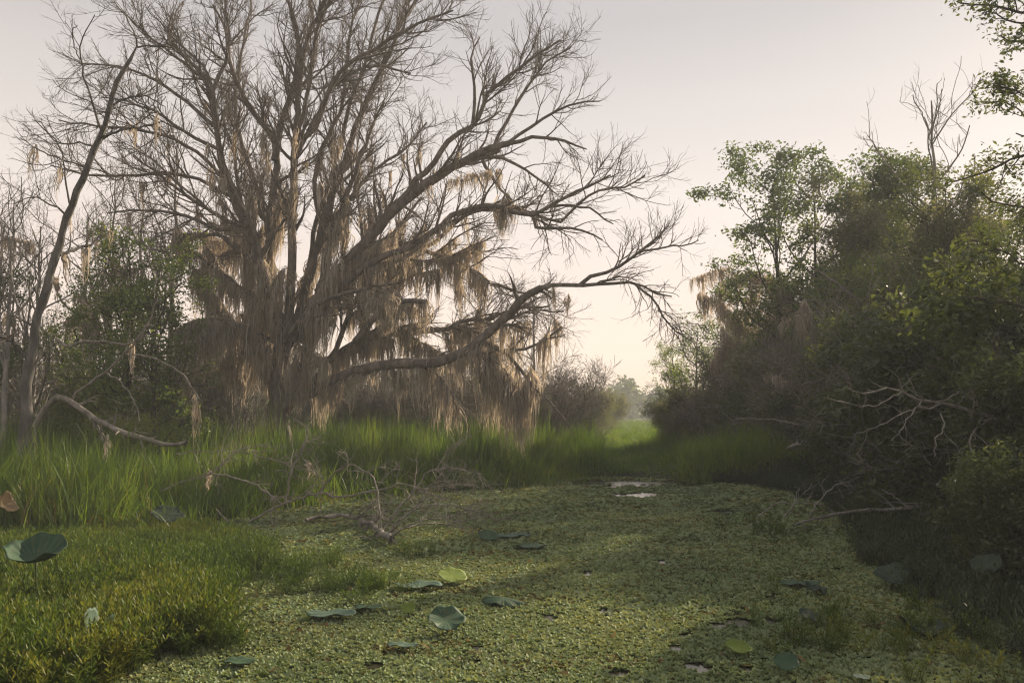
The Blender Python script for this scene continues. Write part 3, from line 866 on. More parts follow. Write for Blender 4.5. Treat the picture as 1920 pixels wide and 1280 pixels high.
# (points, start depth, end depth, width px start, width px end, options)
OAK = [
 ([(530, 668), (515, 600), (496, 520), (478, 462), (459, 422), (437, 367), (415, 312), (408, 264), (393, 173), (375, 136), (349, 110), (319, 73), (300, 40)], 26, 25, 40, 4, {}),
 ([(400, 170), (410, 140), (426, 110), (428, 48), (420, 0), (424, -60)], 25.2, 25.6, 16, 3, {}),
 ([(538, 640), (512, 560), (505, 470), (509, 380), (518, 290), (507, 250), (477, 213), (452, 169), (433, 121), (425, 60), (400, 10)], 26, 27.5, 42, 4, {}),
 ([(517, 300), (527, 230), (540, 190), (551, 162), (558, 99), (552, 37), (530, -20), (520, -80)], 26.6, 26, 26, 5, {}),
 ([(540, 620), (545, 540), (547, 470), (548, 400), (551, 300), (560, 180), (570, 90), (600, 20), (640, -50)], 26, 24.5, 38, 5, {}),
 ([(551, 300), (570, 262), (588, 239), (617, 173), (643, 129), (700, 93), (747, 66), (806, 34), (850, 20)], 25.2, 24.4, 24, 4, {}),
 ([(560, 276), (592, 220), (624, 166), (661, 136), (706, 122), (740, 130), (770, 138)], 25.2, 26.5, 18, 4, {}),
 ([(555, 610), (580, 520), (606, 420), (640, 320), (680, 205), (705, 150), (735, 90), (760, 30), (800, -30)], 26.3, 27.3, 38, 5, {}),
 ([(606, 430), (590, 360), (600, 290), (640, 200), (650, 120), (660, 40), (690, -40)], 26.5, 28, 20, 4, {}),
 ([(548, 640), (590, 570), (640, 505), (692, 448), (747, 386), (806, 343), (864, 306), (916, 279), (955, 269)], 26, 25, 46, 20, {'sp2': 0.75}),
 ([(736, 392), (776, 345), (806, 312), (850, 257), (886, 235), (905, 200), (916, 176), (960, 138), (1010, 100), (1050, 75)], 25.4, 24.6, 26, 4, {}),
 ([(886, 235), (890, 170), (885, 110), (900, 70)], 25.0, 25.4, 12, 3, {'L2': (.6, 1.6)}),
 ([(950, 270), (990, 240), (1030, 215), (1080, 195), (1125, 190)], 25.0, 24.4, 15, 3, {'L2': (.8, 2.0)}),
 ([(925, 278), (950, 225), (985, 170), (1020, 120), (1070, 90)], 25.1, 26.0, 15, 3, {'L2': (.8, 2.0)}),
 ([(955, 269), (1000, 258), (1050, 262), (1100, 280)], 25.0, 25.6, 14, 3, {'L2': (.7, 1.8), 'up': 0.02}),
 ([(900, 290), (950, 300), (1000, 330), (1040, 362)], 25.2, 24.8, 12, 3, {'L2': (.7, 1.6), 'up': -0.02}),
 ([(905, 300), (925, 335), (945, 360), (960, 375)], 25.1, 25.0, 12, 4, {'L2': (.4, 1.0), 'up': -0.05}),
 ([(560, 640), (620, 560), (670, 510), (710, 484), (776, 459), (857, 402), (894, 389), (923, 387), (953, 395), (1000, 404), (1033, 386), (1077, 360), (1114, 345), (1145, 328)], 26, 24.4, 34, 4, {'sp2': 0.6}),
 ([(1000, 404), (1010, 428), (1045, 425), (1090, 432), (1130, 450)], 24.8, 24.4, 12, 3, {'L2': (.6, 1.5), 'up': -0.06}),
 ([(1033, 388), (1070, 385), (1110, 395), (1150, 420)], 24.7, 25.2, 9, 3, {'L2': (.5, 1.3), 'up': -0.06}),
 ([(540, 745), (575, 738), (600, 727), (637, 708), (692, 690), (747, 685), (798, 679), (842, 672), (879, 653), (905, 635), (930, 609), (960, 584), (982, 558), (1015, 540)], 26, 23.5, 46, 22, {'sp2': 1.0, 't0': 0.5, 'L2': (.8, 2.2), 'up': -0.02}),
 ([(1010, 543), (1041, 534), (1088, 536), (1151, 530), (1195, 532), (1230, 548), (1260, 556)], 23.5, 23.1, 18, 3, {'up': -0.07, 'L2': (.7, 1.9)}),
 ([(1085, 536), (1114, 517), (1162, 499), (1202, 470), (1224, 451), (1254, 422)], 23.4, 22.8, 13, 3, {'L2': (.6, 1.4)}),
 ([(1200, 471), (1246, 462), (1280, 460), (1310, 450)], 22.9, 22.6, 7, 2.5, {'L2': (.4, .9), 't0': 0.1}),
 ([(1190, 532), (1225, 560), (1240, 590), (1255, 612), (1285, 632)], 23.2, 23.0, 8, 3, {'L2': (.4, .9), 'up': -0.08}),
 ([(665, 640), (700, 600), (738, 570), (765, 564), (800, 566)], 25.5, 24.5, 24, 15, {'L2': (.4, 1.0), 't0': 0.4, 'sp2': 1.2}),
 ([(560, 690), (622, 672), (660, 645), (710, 628), (754, 617), (806, 620), (839, 617), (864, 602), (912, 598), (967, 580), (1030, 574)], 26.5, 28, 28, 4, {'up': 0.0}),
 ([(740, 480), (800, 470), (868, 497), (894, 510), (923, 532), (964, 543), (1010, 560)], 26.2, 27.5, 20, 4, {'up': -0.02}),
 ([(905, 640), (942, 657), (975, 694), (1022, 745), (1059, 786)], 24.2, 23.6, 13, 4, {'up': -0.05, 'L2': (.6, 1.6)}),
 ([(842, 672), (900, 660), (942, 657), (997, 652), (1026, 635), (1052, 613)], 24.8, 26.5, 14, 4, {'L2': (.8, 2.0)}),
 ([(780, 684), (820, 702), (845, 735), (879, 778)], 25, 24.5, 10, 3, {'up': -0.06, 'L2': (.5, 1.3)}),
 ([(590, 732), (625, 742), (655, 765)], 26, 25.6, 26, 12, {'L2': (.3, .8), 't0': 0.7, 'sp2': 2.0}),
 ([(520, 600), (480, 560), (440, 530), (400, 500), (360, 470), (320, 455)], 26, 25, 20, 4, {'up': 0.05}),
 ([(500, 520), (470, 490), (430, 450), (390, 440), (350, 450), (310, 480)], 26, 27.5, 20, 4, {'up': 0.02}),
 ([(459, 425), (400, 400), (340, 360), (300, 330), (250, 290)], 25.6, 26.5, 16, 4, {}),
 ([(410, 280), (350, 250), (300, 215), (240, 190), (190, 182)], 25.4, 24.5, 12, 3, {}),
 ([(535, 765), (556, 715), (575, 655), (592, 585), (604, 510), (625, 430), (660, 340), (690, 260), (720, 190)], 25.8, 24.6, 34, 4, {'t0': 0.4}),
 ([(518, 775), (505, 705), (492, 625), (478, 545), (470, 470), (452, 380), (440, 290), (450, 200)], 26.2, 27.4, 32, 4, {'t0': 0.4}),
 ([(540, 770), (585, 720), (625, 665), (650, 600), (690, 520), (735, 440), (790, 370)], 26.4, 28.2, 26, 4, {'t0': 0.35}),
 ([(420, 335), (370, 285), (310, 255), (240, 240), (170, 235), (110, 225)], 25.6, 25.0, 15, 3, {'up': 0.05}),
 ([(437, 370), (380, 340), (310, 325), (230, 330), (150, 325), (95, 310)], 25.8, 26.5, 15, 3, {'up': 0.05}),
 ([(405, 240), (350, 190), (290, 150), (220, 125), (150, 120)], 25.3, 25.8, 13, 3, {'up': 0.05}),
 ([(370, 140), (330, 105), (270, 60), (230, 20)], 25.0, 25.4, 10, 3, {}),
 ([(459, 425), (410, 430), (350, 405), (280, 395), (200, 400)], 25.8, 25.0, 14, 3, {'up': 0.04}),
 ([(530, 620), (590, 480), (650, 380), (700, 320), (760, 280), (800, 230)], 27, 31, 24, 4, {}),
 ([(520, 590), (500, 420), (470, 320), (440, 200), (455, 90), (470, 0)], 27, 31, 26, 4, {}),
 ([(545, 640), (600, 600), (680, 560), (760, 520), (840, 500), (900, 460)], 26, 29, 24, 4, {'up': 0.04}),
 ([(520, 640), (470, 620), (420, 600), (370, 600), (330, 620)], 26, 24.6, 20, 5, {'up': 0.0}),
 ([(530, 650), (560, 600), (620, 560), (690, 540), (750, 530)], 25.8, 23.6, 22, 5, {'up': 0.0}),
]
for k in (0, 3, 4, 7, 9, 17, 26, 33, 34):
    pts, d0, d1, w0, w1, kw = OAK[k]
    dx, dy, n_ = random.uniform(-55, 55), random.uniform(-40, 30), len(pts)
    OAK.append(([(x + dx * (i / n_) ** 1.2 * 1.3 + random.uniform(-8, 8), y + dy * (i / n_) + random.uniform(-8, 8) * (i > 0)) for i, (x, y) in enumerate(pts)],
                d0 + random.uniform(-.3, .3), d1 + random.choice((-2.5, -1.5, 1.5, 2.5, 3.5)), w0 * 0.6, w1, dict({'sp2': .5, 'sp3': .24, 'sp4': .18}, **{k_: v_ for k_, v_ in kw.items() if k_ != 'sp2'})))
for pts, d0, d1, w0, w1, kw in OAK:
    L = np.linalg.norm(np.diff(np.array(pts, float), axis=0), axis=1).sum() * d0 / 1600
    n = int(max(8, min(34, L / 0.35)))
    q = limb3(pts, d0, d1, n, 0.02)
    u = np.linspace(0, 1, n)
    w0, w1 = w0 * (0.50 if w0 > 14 else 0.62), w1 * (0.62 if w1 > 8 else 0.8)
    rad = px_r(w0, d0) * (1 - u) ** 0.8 + px_r(w1, d1) * (1 - (1 - u) ** 0.8)
    dress(q, rad, M['oak'], oak, OB, moss_pts=mp, **kw)

# moss in the oak: where the strands hang thickest in the photograph
def to_px(pts):
    a = PITCH
    rel = np.asarray(pts) - np.array([0, 0, CAM_Z])
    f = rel[:, 1] * math.cos(a) + rel[:, 2] * math.sin(a)
    return 960 + 1600 * rel[:, 0] / f, 640 - 1600 * (-rel[:, 1] * math.sin(a) + rel[:, 2] * math.cos(a)) / f
def hang(cands, n, zone, lens, run, label, group, thick=1.0, gap=0.16, rng=random):
    """n festoons hung along pieces of branch whose photo position lies in zone (x0, y0, x1, y1)"""
    n = min(n, 18)
    ok = []
    for ci, c in enumerate(cands):
        u, v = to_px(c)
        for k in np.nonzero((u > zone[0]) & (u < zone[2]) & (v > zone[1]) & (v < zone[3]))[0]:
            ok.append((ci, int(k), u[k], v[k]))
    if not ok:
        return
    picks = []
    for k in range(n):                      # spread over the zone: the best of a few tries
        best, bd = None, -1
        for _ in range(6):
            p = rng.choice(ok)
            dd = min([abs(p[2] - q[2]) + 0.7 * abs(p[3] - q[3]) for q in picks] or [999])
            if dd > bd:
                best, bd = p, dd
        picks.append(best)
    picks.sort(key=lambda p: p[2])
    for (ci, k, u, v), od in zip(picks, ordinals(n)):
        c = cands[ci]
        st = np.linalg.norm(c[1] - c[0]) + 1e-6
        m = max(1, int(rng.uniform(*run) / st / 2))
        seg = c[max(0, k - m):k + m + 1]
        if len(seg) < 2:
            continue
        l = min(rng.uniform(*lens), float(seg[:, 2].min()) - 0.6)
        if l < 0.15:
            continue
        moss_on(seg, l, label + (', ' + od if od else ''), group, thick, gap)
hang(mp, 18, (560, 430, 720, 540), (0.9, 2.0), (1.2, 2.6), 'moss festoon on inner limbs right of the trunk', 'moss on the inner limbs', 1.3, 0.13)
hang(mp, 18, (560, 540, 720, 650), (0.9, 1.9), (1.0, 2.4), 'low moss festoon close right of the trunk', 'low moss on the inner limbs', 1.3, 0.13)
hang(mp, 18, (700, 430, 900, 510), (0.7, 1.8), (1.0, 2.4), 'glowing tan moss on the middle limbs', 'moss on the middle limbs', 1.2, 0.13)
hang(mp, 18, (700, 510, 900, 580), (0.6, 1.5), (0.8, 2.0), 'tan moss halfway down to the low limb', 'moss between the limbs', 1.1, 0.14)
hang(mp, 18, (680, 580, 900, 650), (0.6, 1.5), (0.8, 2.0), 'tan moss just above the low limb', 'moss over the low limb', 1.1, 0.14)
hang(mp, 18, (590, 640, 900, 720), (0.8, 1.8), (0.6, 1.6), 'tan moss fringe beneath the low limb', 'moss under the low limb', 1.1, 0.15)
hang(mp, 18, (330, 420, 530, 520), (1.0, 2.2), (1.2, 2.8), 'dense moss curtain high left of the trunk', 'high moss left of the trunk', 1.4, 0.13)
hang(mp, 18, (330, 510, 530, 600), (1.0, 2.2), (1.2, 2.8), 'dense moss curtain left of the trunk', 'moss left of the trunk', 1.4, 0.13)
hang(mp, 16, (320, 590, 520, 680), (0.9, 1.8), (1.0, 2.2), 'low moss curtain left of the trunk', 'low moss left of the trunk', 1.3, 0.14)
hang(mp, 18, (400, 330, 640, 430), (0.6, 1.5), (0.3, 1.0), 'moss tuft low on the upright limbs', 'moss low on the upright limbs', 1.1)
hang(mp, 14, (430, 240, 640, 330), (0.5, 1.1), (0.2, 0.6), 'short moss tuft high on the upright limbs', 'moss high on the upright limbs', 0.9)
hang(mp, 14, (640, 280, 880, 430), (0.5, 1.2), (0.2, 0.8), 'small moss tuft on the slanting limbs', 'moss on the slanting limbs', 0.9)
hang(mp, 18, (850, 600, 1060, 760), (0.8, 2.2), (0.4, 1.2), 'grey moss on the drooping outer branches', 'moss by the water', 1.2)
hang(mp, 10, (220, 180, 430, 420), (0.4, 1.1), (0.15, 0.5), 'thin moss wisp in the upper left crown', 'moss in the upper left crown', 0.8)
# single tufts that stand out
for px, py, d, l, wd, kd, lb in (
    (948, 362, 25.0, 1.55, 1.2, 'col', 'thick dark moss tuft hanging alone against the sky from a bent branch'),
    (932, 372, 25.0, 1.2, 0.8, 'wisp', 'thin moss strand beside the thick dark tuft against the sky'),
    (1037, 534, 23.5, 0.9, 0.8, 'wisp', 'narrow moss strand under the first bend of the outer low limb'),
    (1064, 552, 23.5, 1.0, 0.9, 'wisp', 'dark moss strand further out under the outer low limb'),
    (888, 322, 25.0, 0.75, 1.6, 'cur', 'small moss fringe under the slanting limb against bright sky'),
    (940, 655, 24.2, 3.0, 1.5, 'col', 'longest grey moss column reaching down to the grass by the water'),
    (962, 690, 24.0, 2.7, 1.7, 'col', 'broad dark moss column beside the longest one'),
    (915, 640, 24.3, 2.6, 1.3, 'col', 'long moss column left of the longest one'),
    (985, 690, 23.9, 2.4, 1.3, 'col', 'pale moss column nearest the channel'),
    (655, 280, 26.8, 0.9, 1.0, 'col', 'upright moss tuft wrapped on a steep limb'),
    (516, 500, 25.6, 2.6, 2.4, 'col', 'heavy grey moss sheath covering the trunk fork'),
    (745, 690, 25.2, 1.0, 1.4, 'col', 'moss sheath hanging around the low limb'),
    (640, 700, 25.4, 1.6, 1.4, 'cur', 'wide moss curtain at the root of the low limb'),
    (548, 665, 25.5, 1.7, 1.0, 'col', 'moss column clinging to the right side of the trunk'),
    (500, 640, 25.5, 1.9, 1.1, 'col', 'moss column clinging to the left side of the trunk'),
    (562, 715, 25.4, 1.1, 1.0, 'col', 'short moss column at the foot of the low limb'),
    (455, 640, 25.6, 1.9, 1.4, 'cur', 'lowest moss curtain left of the dark trunk'),
    (585, 640, 25.4, 2.1, 1.5, 'cur', 'long moss curtain just right of the dark trunk'),
    (478, 560, 25.5, 2.9, 1.5, 'cur', 'long moss curtain just left of the dark trunk')):
    moss(kd, P(px, py, d), l, wd, lb, None)

# ------------------------------------------------------------------ plant kinds built once and copied
def plant_leafy(name, cat, H, W, nl, leaf_mat, leaf_size, per, clump, lean=(0, 0), trunk_r=0.12, bmat=None, t0=0.35, up=0.12, L2=(0.6, 1.6), sp2=0.4, L3=(0.3, 0.7), sp3=0.28, squash=0.8, nleafpts=3, twig=True):
    root = empty(name, name, cat)
    bmat = bmat or M['darkbark']
    q = spline([(0, 0, 0), (lean[0] * .25 + R.normal() * .1, lean[1] * .25, H * .3), (lean[0] * .6 + R.normal() * .15, lean[1] * .6, H * .62), (lean[0], lean[1], H * 0.93)], 16)
    rd = np.linspace(trunk_r, 0.02, 16)
    V, F = tubes(q[None], rd[None], 8, flare=0.05)
    add_child(root, 'trunk', mk_mesh('trunk', [(V, F)], bmat))
    P1, R1 = grow(q[None], rd[None], 1, t0, (W * .75, W * 1.25), (35, 75), 8, up, (0, 0, 0), 0.14, 0.6, 0.08, 0.012, 0.45, count=nl)
    tips = []
    for k in range(len(P1)):
        P2, R2 = grow(P1[k:k + 1], R1[k:k + 1], sp2, 0.2, L2, (30, 65), 6, up, (0, 0, 0), 0.16, 0.6, 0.03, 0.008)
        P3, R3 = grow(P2, R2, sp3, 0.2, L3, (25, 60), 3, up, (0, 0, 0), 0.2, 0.6, 0.012, 0.005)
        pa = [tubes(P1[k:k + 1], R1[k:k + 1], 6), tubes(P2, R2, 4)]
        if twig:
            pa.append(tubes(P3, R3, 3))
        add_child(root, 'branch', mk_mesh('limb', pa, bmat))
        if len(P3):
            tips.append(P3[:, -nleafpts:].reshape(-1, 3))
        tips.append(P1[k, -2:]); tips.append(P2[:, -1] if len(P2) else P1[k, -1:])
    tp = np.concatenate(tips)
    V, F, var = leaves(tp, per, clump, leaf_size, squash=squash)
    c = add_child(root, 'crown', mk_mesh('crown', [(V, F)], leaf_mat, smooth=False, var=var))
    c['kind'] = 'stuff'
    return root

def plant_shrub(name, cat, H, W, ns, leaf_mat, leaf_size, per, clump, bmat=None, up=0.05, sp2=0.2, L2=(0.6, 1.3), sp3=0.2, L3=(0.2, 0.5), rad=0.02, wander=0.14, spread=0.6, leafy=True, r3=0.005):
    root = empty(name, name, cat)
    bmat = bmat or M['darkbark']
    tips = []; tw = []
    for k in range(ns):
        az = 6.283 * (k + R.random() * .7) / ns
        rr = spread * (0.3 + R.random())
        b0 = np.array([math.cos(az) * .2 * R.random(), math.sin(az) * .2 * R.random(), -0.1])
        hh = H * (0.65 + 0.35 * R.random())
        q = spline([b0, b0 + np.array([math.cos(az) * W * .3 * rr, math.sin(az) * W * .3 * rr, hh * .4]), b0 + np.array([math.cos(az) * W * .75 * rr, math.sin(az) * W * .75 * rr, hh * .8]), b0 + np.array([math.cos(az + .3) * W * rr, math.sin(az + .3) * W * rr, hh])], 12)
        q[1:] += R.normal(size=(11, 3)) * 0.03
        rd = np.linspace(rad * (0.7 + .6 * R.random()), 0.006, 12)
        P2, R2 = grow(q[None], rd[None], sp2, 0.08, L2, (30, 70), 6, up, (0, 0, 0), wander, 0.6, 0.014, 0.005)
        P3, R3 = grow(P2, R2, sp3, 0.1, L3, (25, 60), 3, up, (0, 0, 0), wander * 1.2, 0.7, 0.008, 0.004)
        st = add_child(root, 'stem', mk_mesh('stem', [tubes(q[None], rd[None], 6), tubes(P2, R2, 4)], bmat))
        tw.append(tubes(P3, np.maximum(R3, r3), 3))
        tips += [P3[:, 1:].reshape(-1, 3), P2[:, 3:].reshape(-1, 3)]
    if leafy:
        V, F, var = leaves(np.concatenate(tips), per, clump, leaf_size)
        c = add_child(root, 'foliage', mk_mesh('foliage', [(V, F)], leaf_mat, smooth=False, var=var))
    else:
        c = add_child(root, 'twigs', mk_mesh('twigs', tw, M['twig'] if bmat is M['oak'] else bmat))
    c['kind'] = 'stuff'
    return root

def plant_bare(name, cat, H, W, nl, lean=(0, 0), trunk_r=0.1, bmat=None, t0=0.3, up=0.12, **kw):
    root = empty(name, name, cat)
    bmat = bmat or M['grey']
    q = spline([(0, 0, -0.2), (lean[0] * .2, lean[1] * .2, H * .3), (lean[0] * .55, lean[1] * .55, H * .65), (lean[0], lean[1], H)], 20)
    q[1:-1] += R.normal(size=(18, 3)) * 0.03
    rd = np.linspace(trunk_r, 0.015, 20)
    V, F = tubes(q[None], rd[None], 8, flare=0.05)
    add_child(root, 'trunk', mk_mesh('trunk', [(V, F)], bmat))
    P1, R1 = grow(q[None], rd[None], 1, t0, (W * .7, W * 1.3), (25, 60), 9, up, (0, 0, 0), 0.12, 0.6, 0.07, 0.01, 0.5, count=nl)
    mpts = []
    for k in range(len(P1)):
        dress(P1[k], R1[k], bmat, root, (0, 0, 0), sides=6, moss_pts=mpts, **kw)
    root['n'] = 1
    return root, np.concatenate([x for x in mpts])

def gz(x, y):
    return float(ground_z(np.array(float(x)), np.array(float(y))))
def at(px, d, dz=0.0):
    x = X_at(px, d)
    return (x, d, gz(x, d) - 0.05 + dz)

# kinds
def tufted():
    return plant_leafy('leafy_tree', 'tree', 8.6, 2.7, 15, M['leaf_green'], 0.115, 22, 0.26, trunk_r=0.10, t0=0.30, up=0.07, squash=0.55, L2=(.7, 2.0), sp2=.42, L3=(.3, .8), sp3=.30, nleafpts=2, lean=(R.normal() * .4, 0))
KA, KA2 = tufted(), tufted()
KB = plant_leafy('leafy_tree', 'tree', 8.0, 3.0, 24, M['leaf_dark'], 0.10, 18, 0.28, trunk_r=0.13, t0=0.12, up=0.05, L2=(.8,2.0), sp2=.28)
KK = plant_leafy('leafy_tree', 'tree', 7.5, 2.6, 20, M['leaf_grey'], 0.11, 12, 0.26, trunk_r=0.12, t0=0.15, up=0.08, L2=(.8, 1.8), sp2=.28, bmat=M['grey'])
KC = plant_leafy('leafy_sapling', 'tree', 5.0, 1.5, 15, M['leaf_bright'], 0.085, 8, 0.20, trunk_r=0.05, t0=0.10, up=0.12, L2=(.5, 1.2), sp2=.2, sp3=.18)
KD = plant_shrub('leafy_shrub', 'shrub', 2.6, 1.6, 12, M['leaf_dark'], 0.085, 14, 0.16)
KE = plant_shrub('leafy_shrub', 'shrub', 2.8, 1.7, 14, M['leaf_grey'], 0.075, 12, 0.18, bmat=M['grey'])
KF = plant_shrub('leafy_shrub', 'shrub', 2.6, 1.5, 10, M['leaf_yellow'], 0.065, 13, 0.18)
KG = plant_shrub('bare_shrub', 'shrub', 3.2, 2.0, 12, None, 0, 0, 0, bmat=M['grey'], leafy=False, sp2=.14, sp3=.13, L2=(.9, 1.9), L3=(.3, .9), rad=0.03, r3=0.006)
KH = plant_shrub('bare_shrub', 'shrub', 3.0, 2.2, 10, None, 0, 0, 0, bmat=M['oak'], leafy=False, sp2=.16, sp3=.14, L2=(.8, 1.8), L3=(.3, .8), rad=0.035, r3=0.006, up=0.0)
KL = plant_shrub('bare_shrub', 'shrub', 3.2, 2.3, 9, None, 0, 0, 0, bmat=M['dead'], leafy=False, sp2=.24, sp3=.2, L2=(1.0, 2.2), L3=(.3, 1.0), rad=0.03, r3=0.006, up=0.02, wander=0.12)
KI, KIp = plant_bare('bare_tree', 'tree', 8.0, 2.6, 14, trunk_r=0.10, L2=(.6, 1.8), sp2=.38, L3=(.3, .9), sp3=.25, L4=(.2, .5), sp4=.22)
KJ, KJp = plant_bare('bare_tree', 'tree', 7.0, 3.0, 18, trunk_r=0.12, t0=0.15, L2=(.7, 1.9), sp2=.36, L3=(.3, .9), sp3=.25, L4=(.2, .5), sp4=.22, up=0.02)

# ---- right bank, far to near
RB = [
 # proto, px, dist, scale, rz, label
 (KA, 1465, 32, 1.30, 0.3, 'tall leafy tree with tufted crown standing out above the right bank'),
 (KA2, 1545, 31, 1.20, 2.2, 'leafy tree just behind the tufted one, its crown a little lower'),
 (KA2, 1640, 28, 1.10, 4.1, 'broad leafy tree between the two bare crowns on the right bank'),
 (KK, 1720, 25, 0.95, 1.0, 'dense dark tree before the tall bare one on the right bank'),
 (KB, 1790, 21, 0.85, 2.0, 'dense dark tree rising over the grey fallen branches'),
 (KB, 1880, 17, 0.66, 4.0, 'dark tree at the picture edge over the shaded shore'),
 (KK, 1600, 34, 1.10, 5.2, 'dark dense tree filling the gap behind the broad leafy tree'),
 (KK, 1510, 38, 0.95, 0.5, 'hazy dense tree behind the tufted leafy tree'),
 (KK, 1430, 40, 0.72, 2.7, 'low dense tree behind the mossy bare tree'),
 (KC, 1262, 41, 0.95, 0.2, 'small leafy tree with light leaf edges at the end of the right bank'),
 (KC, 1310, 38, 1.15, 1.9, 'leafy sapling just right of the small end tree'),
 (KC, 1365, 35, 1.00, 3.9, 'leafy sapling rising from the grey moss thicket'),
 (KI, 1640, 35, 1.36, 0.8, 'bare thin tree with fan crown above the broad leafy tree'),
 (KI, 1770, 23, 1.30, 2.9, 'tallest bare tree standing up against the grey sky on the right bank'),
 (KJ, 1385, 37, 1.12, 1.1, 'bare round crowned tree with moss left of the tufted leafy tree'),
 (KJ, 1480, 35, 0.95, 3.0, 'bare mossy tree below the tufted leafy crown'),
 (KJ, 1580, 29, 0.85, 4.4, 'bare slanting tree inside the right bank thicket'),
 (KD, 1340, 36, 1.1, 0.2, 'green shrub at the far end of the right bank'),
 (KE, 1410, 33, 1.2, 1.3, 'grey green shrub behind the large grass tussock'),
 (KF, 1470, 30, 1.0, 2.3, 'pale green bush right of the large grass tussock'),
 (KG, 1540, 27, 1.25, 3.3, 'grey twig thicket above the fallen log'),
 (KG, 1620, 24, 1.2, 4.4, 'grey twig thicket behind the small yellow tussock'),
 (KC, 1400, 33.5, 0.95, 0.9, 'leafy sapling hung with moss under the leafy crowns'),
 (KH, 1530, 32, 1.35, 1.7, 'brown bare thicket deep in the right bank'),
 (KH, 1700, 20, 1.2, 3.2, 'brown twig thicket behind the grey fallen branches'),
 (KE, 1260, 39, 0.95, 0.4, 'bluish grey shrub at the foot of the small end tree'),
 (KE, 1310, 37, 1.05, 1.6, 'grey green shrub right of the bluish one'),
 (KE, 1390, 34, 1.3, 2.6, 'grey green shrub under the bare round crowned tree'),
 (KE, 1460, 33, 1.5, 3.7, 'tall grey green shrub in the middle of the right bank'),
 (KE, 1540, 30, 1.6, 4.9, 'tall grey green shrub veiled by light in the right bank'),
 (KE, 1620, 27, 1.6, 5.5, 'tall grey green shrub before the broad leafy tree'),
 (KE, 1690, 24, 1.5, 0.9, 'grey green shrub above the grey fallen branches'),
 (KE, 1770, 20, 1.4, 2.1, 'grey green shrub behind the fallen limb with moss'),
 (KK, 1605, 30, 1.22, 1.2, 'grey green tree behind the broad leafy tree'),
 (KK, 1685, 28, 1.18, 3.4, 'grey green tree just right of the broad leafy tree'),
 (KB, 1750, 26, 1.05, 0.7, 'dark tree before the foot of the tallest bare tree'),
 (KK, 1830, 22, 0.98, 5.0, 'grey green tree right of the tallest bare tree'),
 (KJ, 1700, 31, 1.40, 2.6, 'bare wide tree whose twigs show above the grey green trees'),
 (KJ, 1600, 36, 1.45, 0.6, 'bare wide tree behind the fan crowned one'),
 (KL, 1330, 34.5, 1.25, 0.3, 'pale twiggy dead bush at the far end of the right bank'),
 (KL, 1420, 31, 1.45, 1.4, 'pale twiggy dead bush rising behind the large grass tussock'),
 (KL, 1490, 27, 1.35, 2.5, 'pale twiggy dead bush right of the large grass tussock'),
 (KL, 1550, 25.2, 1.5, 3.6, 'tall pale twiggy dead bush near the fallen log'),
 (KL, 1620, 22.5, 1.45, 4.7, 'pale twiggy dead bush by the small yellow tussock'),
 (KL, 1690, 19.5, 1.35, 5.8, 'pale twiggy dead bush left of the crooked grey limb'),
 (KL, 1760, 17, 1.2, 0.9, 'pale twiggy dead bush behind the crooked grey limb'),
 (KL, 1850, 14, 0.95, 2.0, 'pale twiggy dead bush in the shade right of the crooked limb'),
 (KE, 1500, 26.5, 1.05, 1.2, 'grey green shrub near the fallen log'),
 (KE, 1575, 24.5, 1.1, 4.2, 'grey green shrub just above the fallen log'),
 (KD, 1450, 28, 0.95, 3.1, 'dark green shrub at the right flank of the large grass tussock'),
 (KC, 1560, 27, 1.25, 2.9, 'leafy sapling lit green in the middle of the right bank'),
 (KC, 1680, 23, 1.15, 5.1, 'leafy sapling above the grey fallen branches'),
 (KC, 1440, 31, 1.1, 4.6, 'leafy sapling behind the large grass tussock'),
 (KE, 1490, 28, 1.5, 5.7, 'tall grey green shrub in front of the tufted leafy tree'),
 (KE, 1590, 26, 1.6, 0.9, 'tall grey green shrub under the pale leaning stems'),
 (KG, 1720, 17, 1.0, 2.0, 'grey twig thicket behind the crooked grey limb'),
 (KG, 1850, 14.5, 0.9, 3.0, 'grey twig thicket in the deep shade at right'),
 (KF, 1640, 24, 1.2, 2.5, 'yellow green bush catching light in the right bank'),
 (KF, 1800, 17.5, 1.1, 3.5, 'yellow green bush behind the dark shrubs at right'),
 (KD, 1560, 25, 1.0, 0.3, 'dark shrub behind the small yellow tussock'),
 (KD, 1640, 21, 1.05, 1.4, 'dark shrub just left of the fallen grey branches'),
 (KD, 1700, 18, 1.0, 2.4, 'dark shrub under the fallen grey branches'),
 (KD, 1770, 16, 1.05, 3.4, 'dark shrub in shade under the fallen limb'),
 (KD, 1840, 14, 1.05, 4.3, 'dark shrub in deep shade by the water'),
 (KD, 1910, 12, 1.0, 5.3, 'dark shrub in deep shade at the picture edge'),
 (KD, 2090, 11.5, 1.05, 3.0, 'dark shrub at the foot of the edge tree'),
 (KE, 2060, 14.0, 1.25, 1.9, 'grey green shrub behind the edge tree trunk'),
 (KD, 2230, 9.0, 0.95, 4.1, 'dark shrub on the shore beyond the nearest right shrub'),
 (KE, 2200, 12.5, 1.15, 0.6, 'grey green shrub right of the edge tree trunk'),
 (KB, 2120, 16.0, 0.75, 2.2, 'dense dark tree standing behind the edge tree'),
 (KD, 1935, 9.3, 0.62, 0.7, 'nearest dark shrub at the right picture edge'),
 (KD, 1660, 23, 1.3, 5.9, 'taller dark shrub above the grey fallen branches'),
 (KD, 1800, 18, 1.6, 0.1, 'tallest dark shrub behind the fallen limb'),
 (KD, 1890, 14.5, 1.7, 1.1, 'tall dark shrub crowding the edge above the shaded shore'),
]
RIGHT = []
for k, (pr, px, d, s, rz, lb) in enumerate(RB):
    RIGHT.append(place(pr, at(px, d), lb, rz, s, 'trees and shrubs of the right bank'))

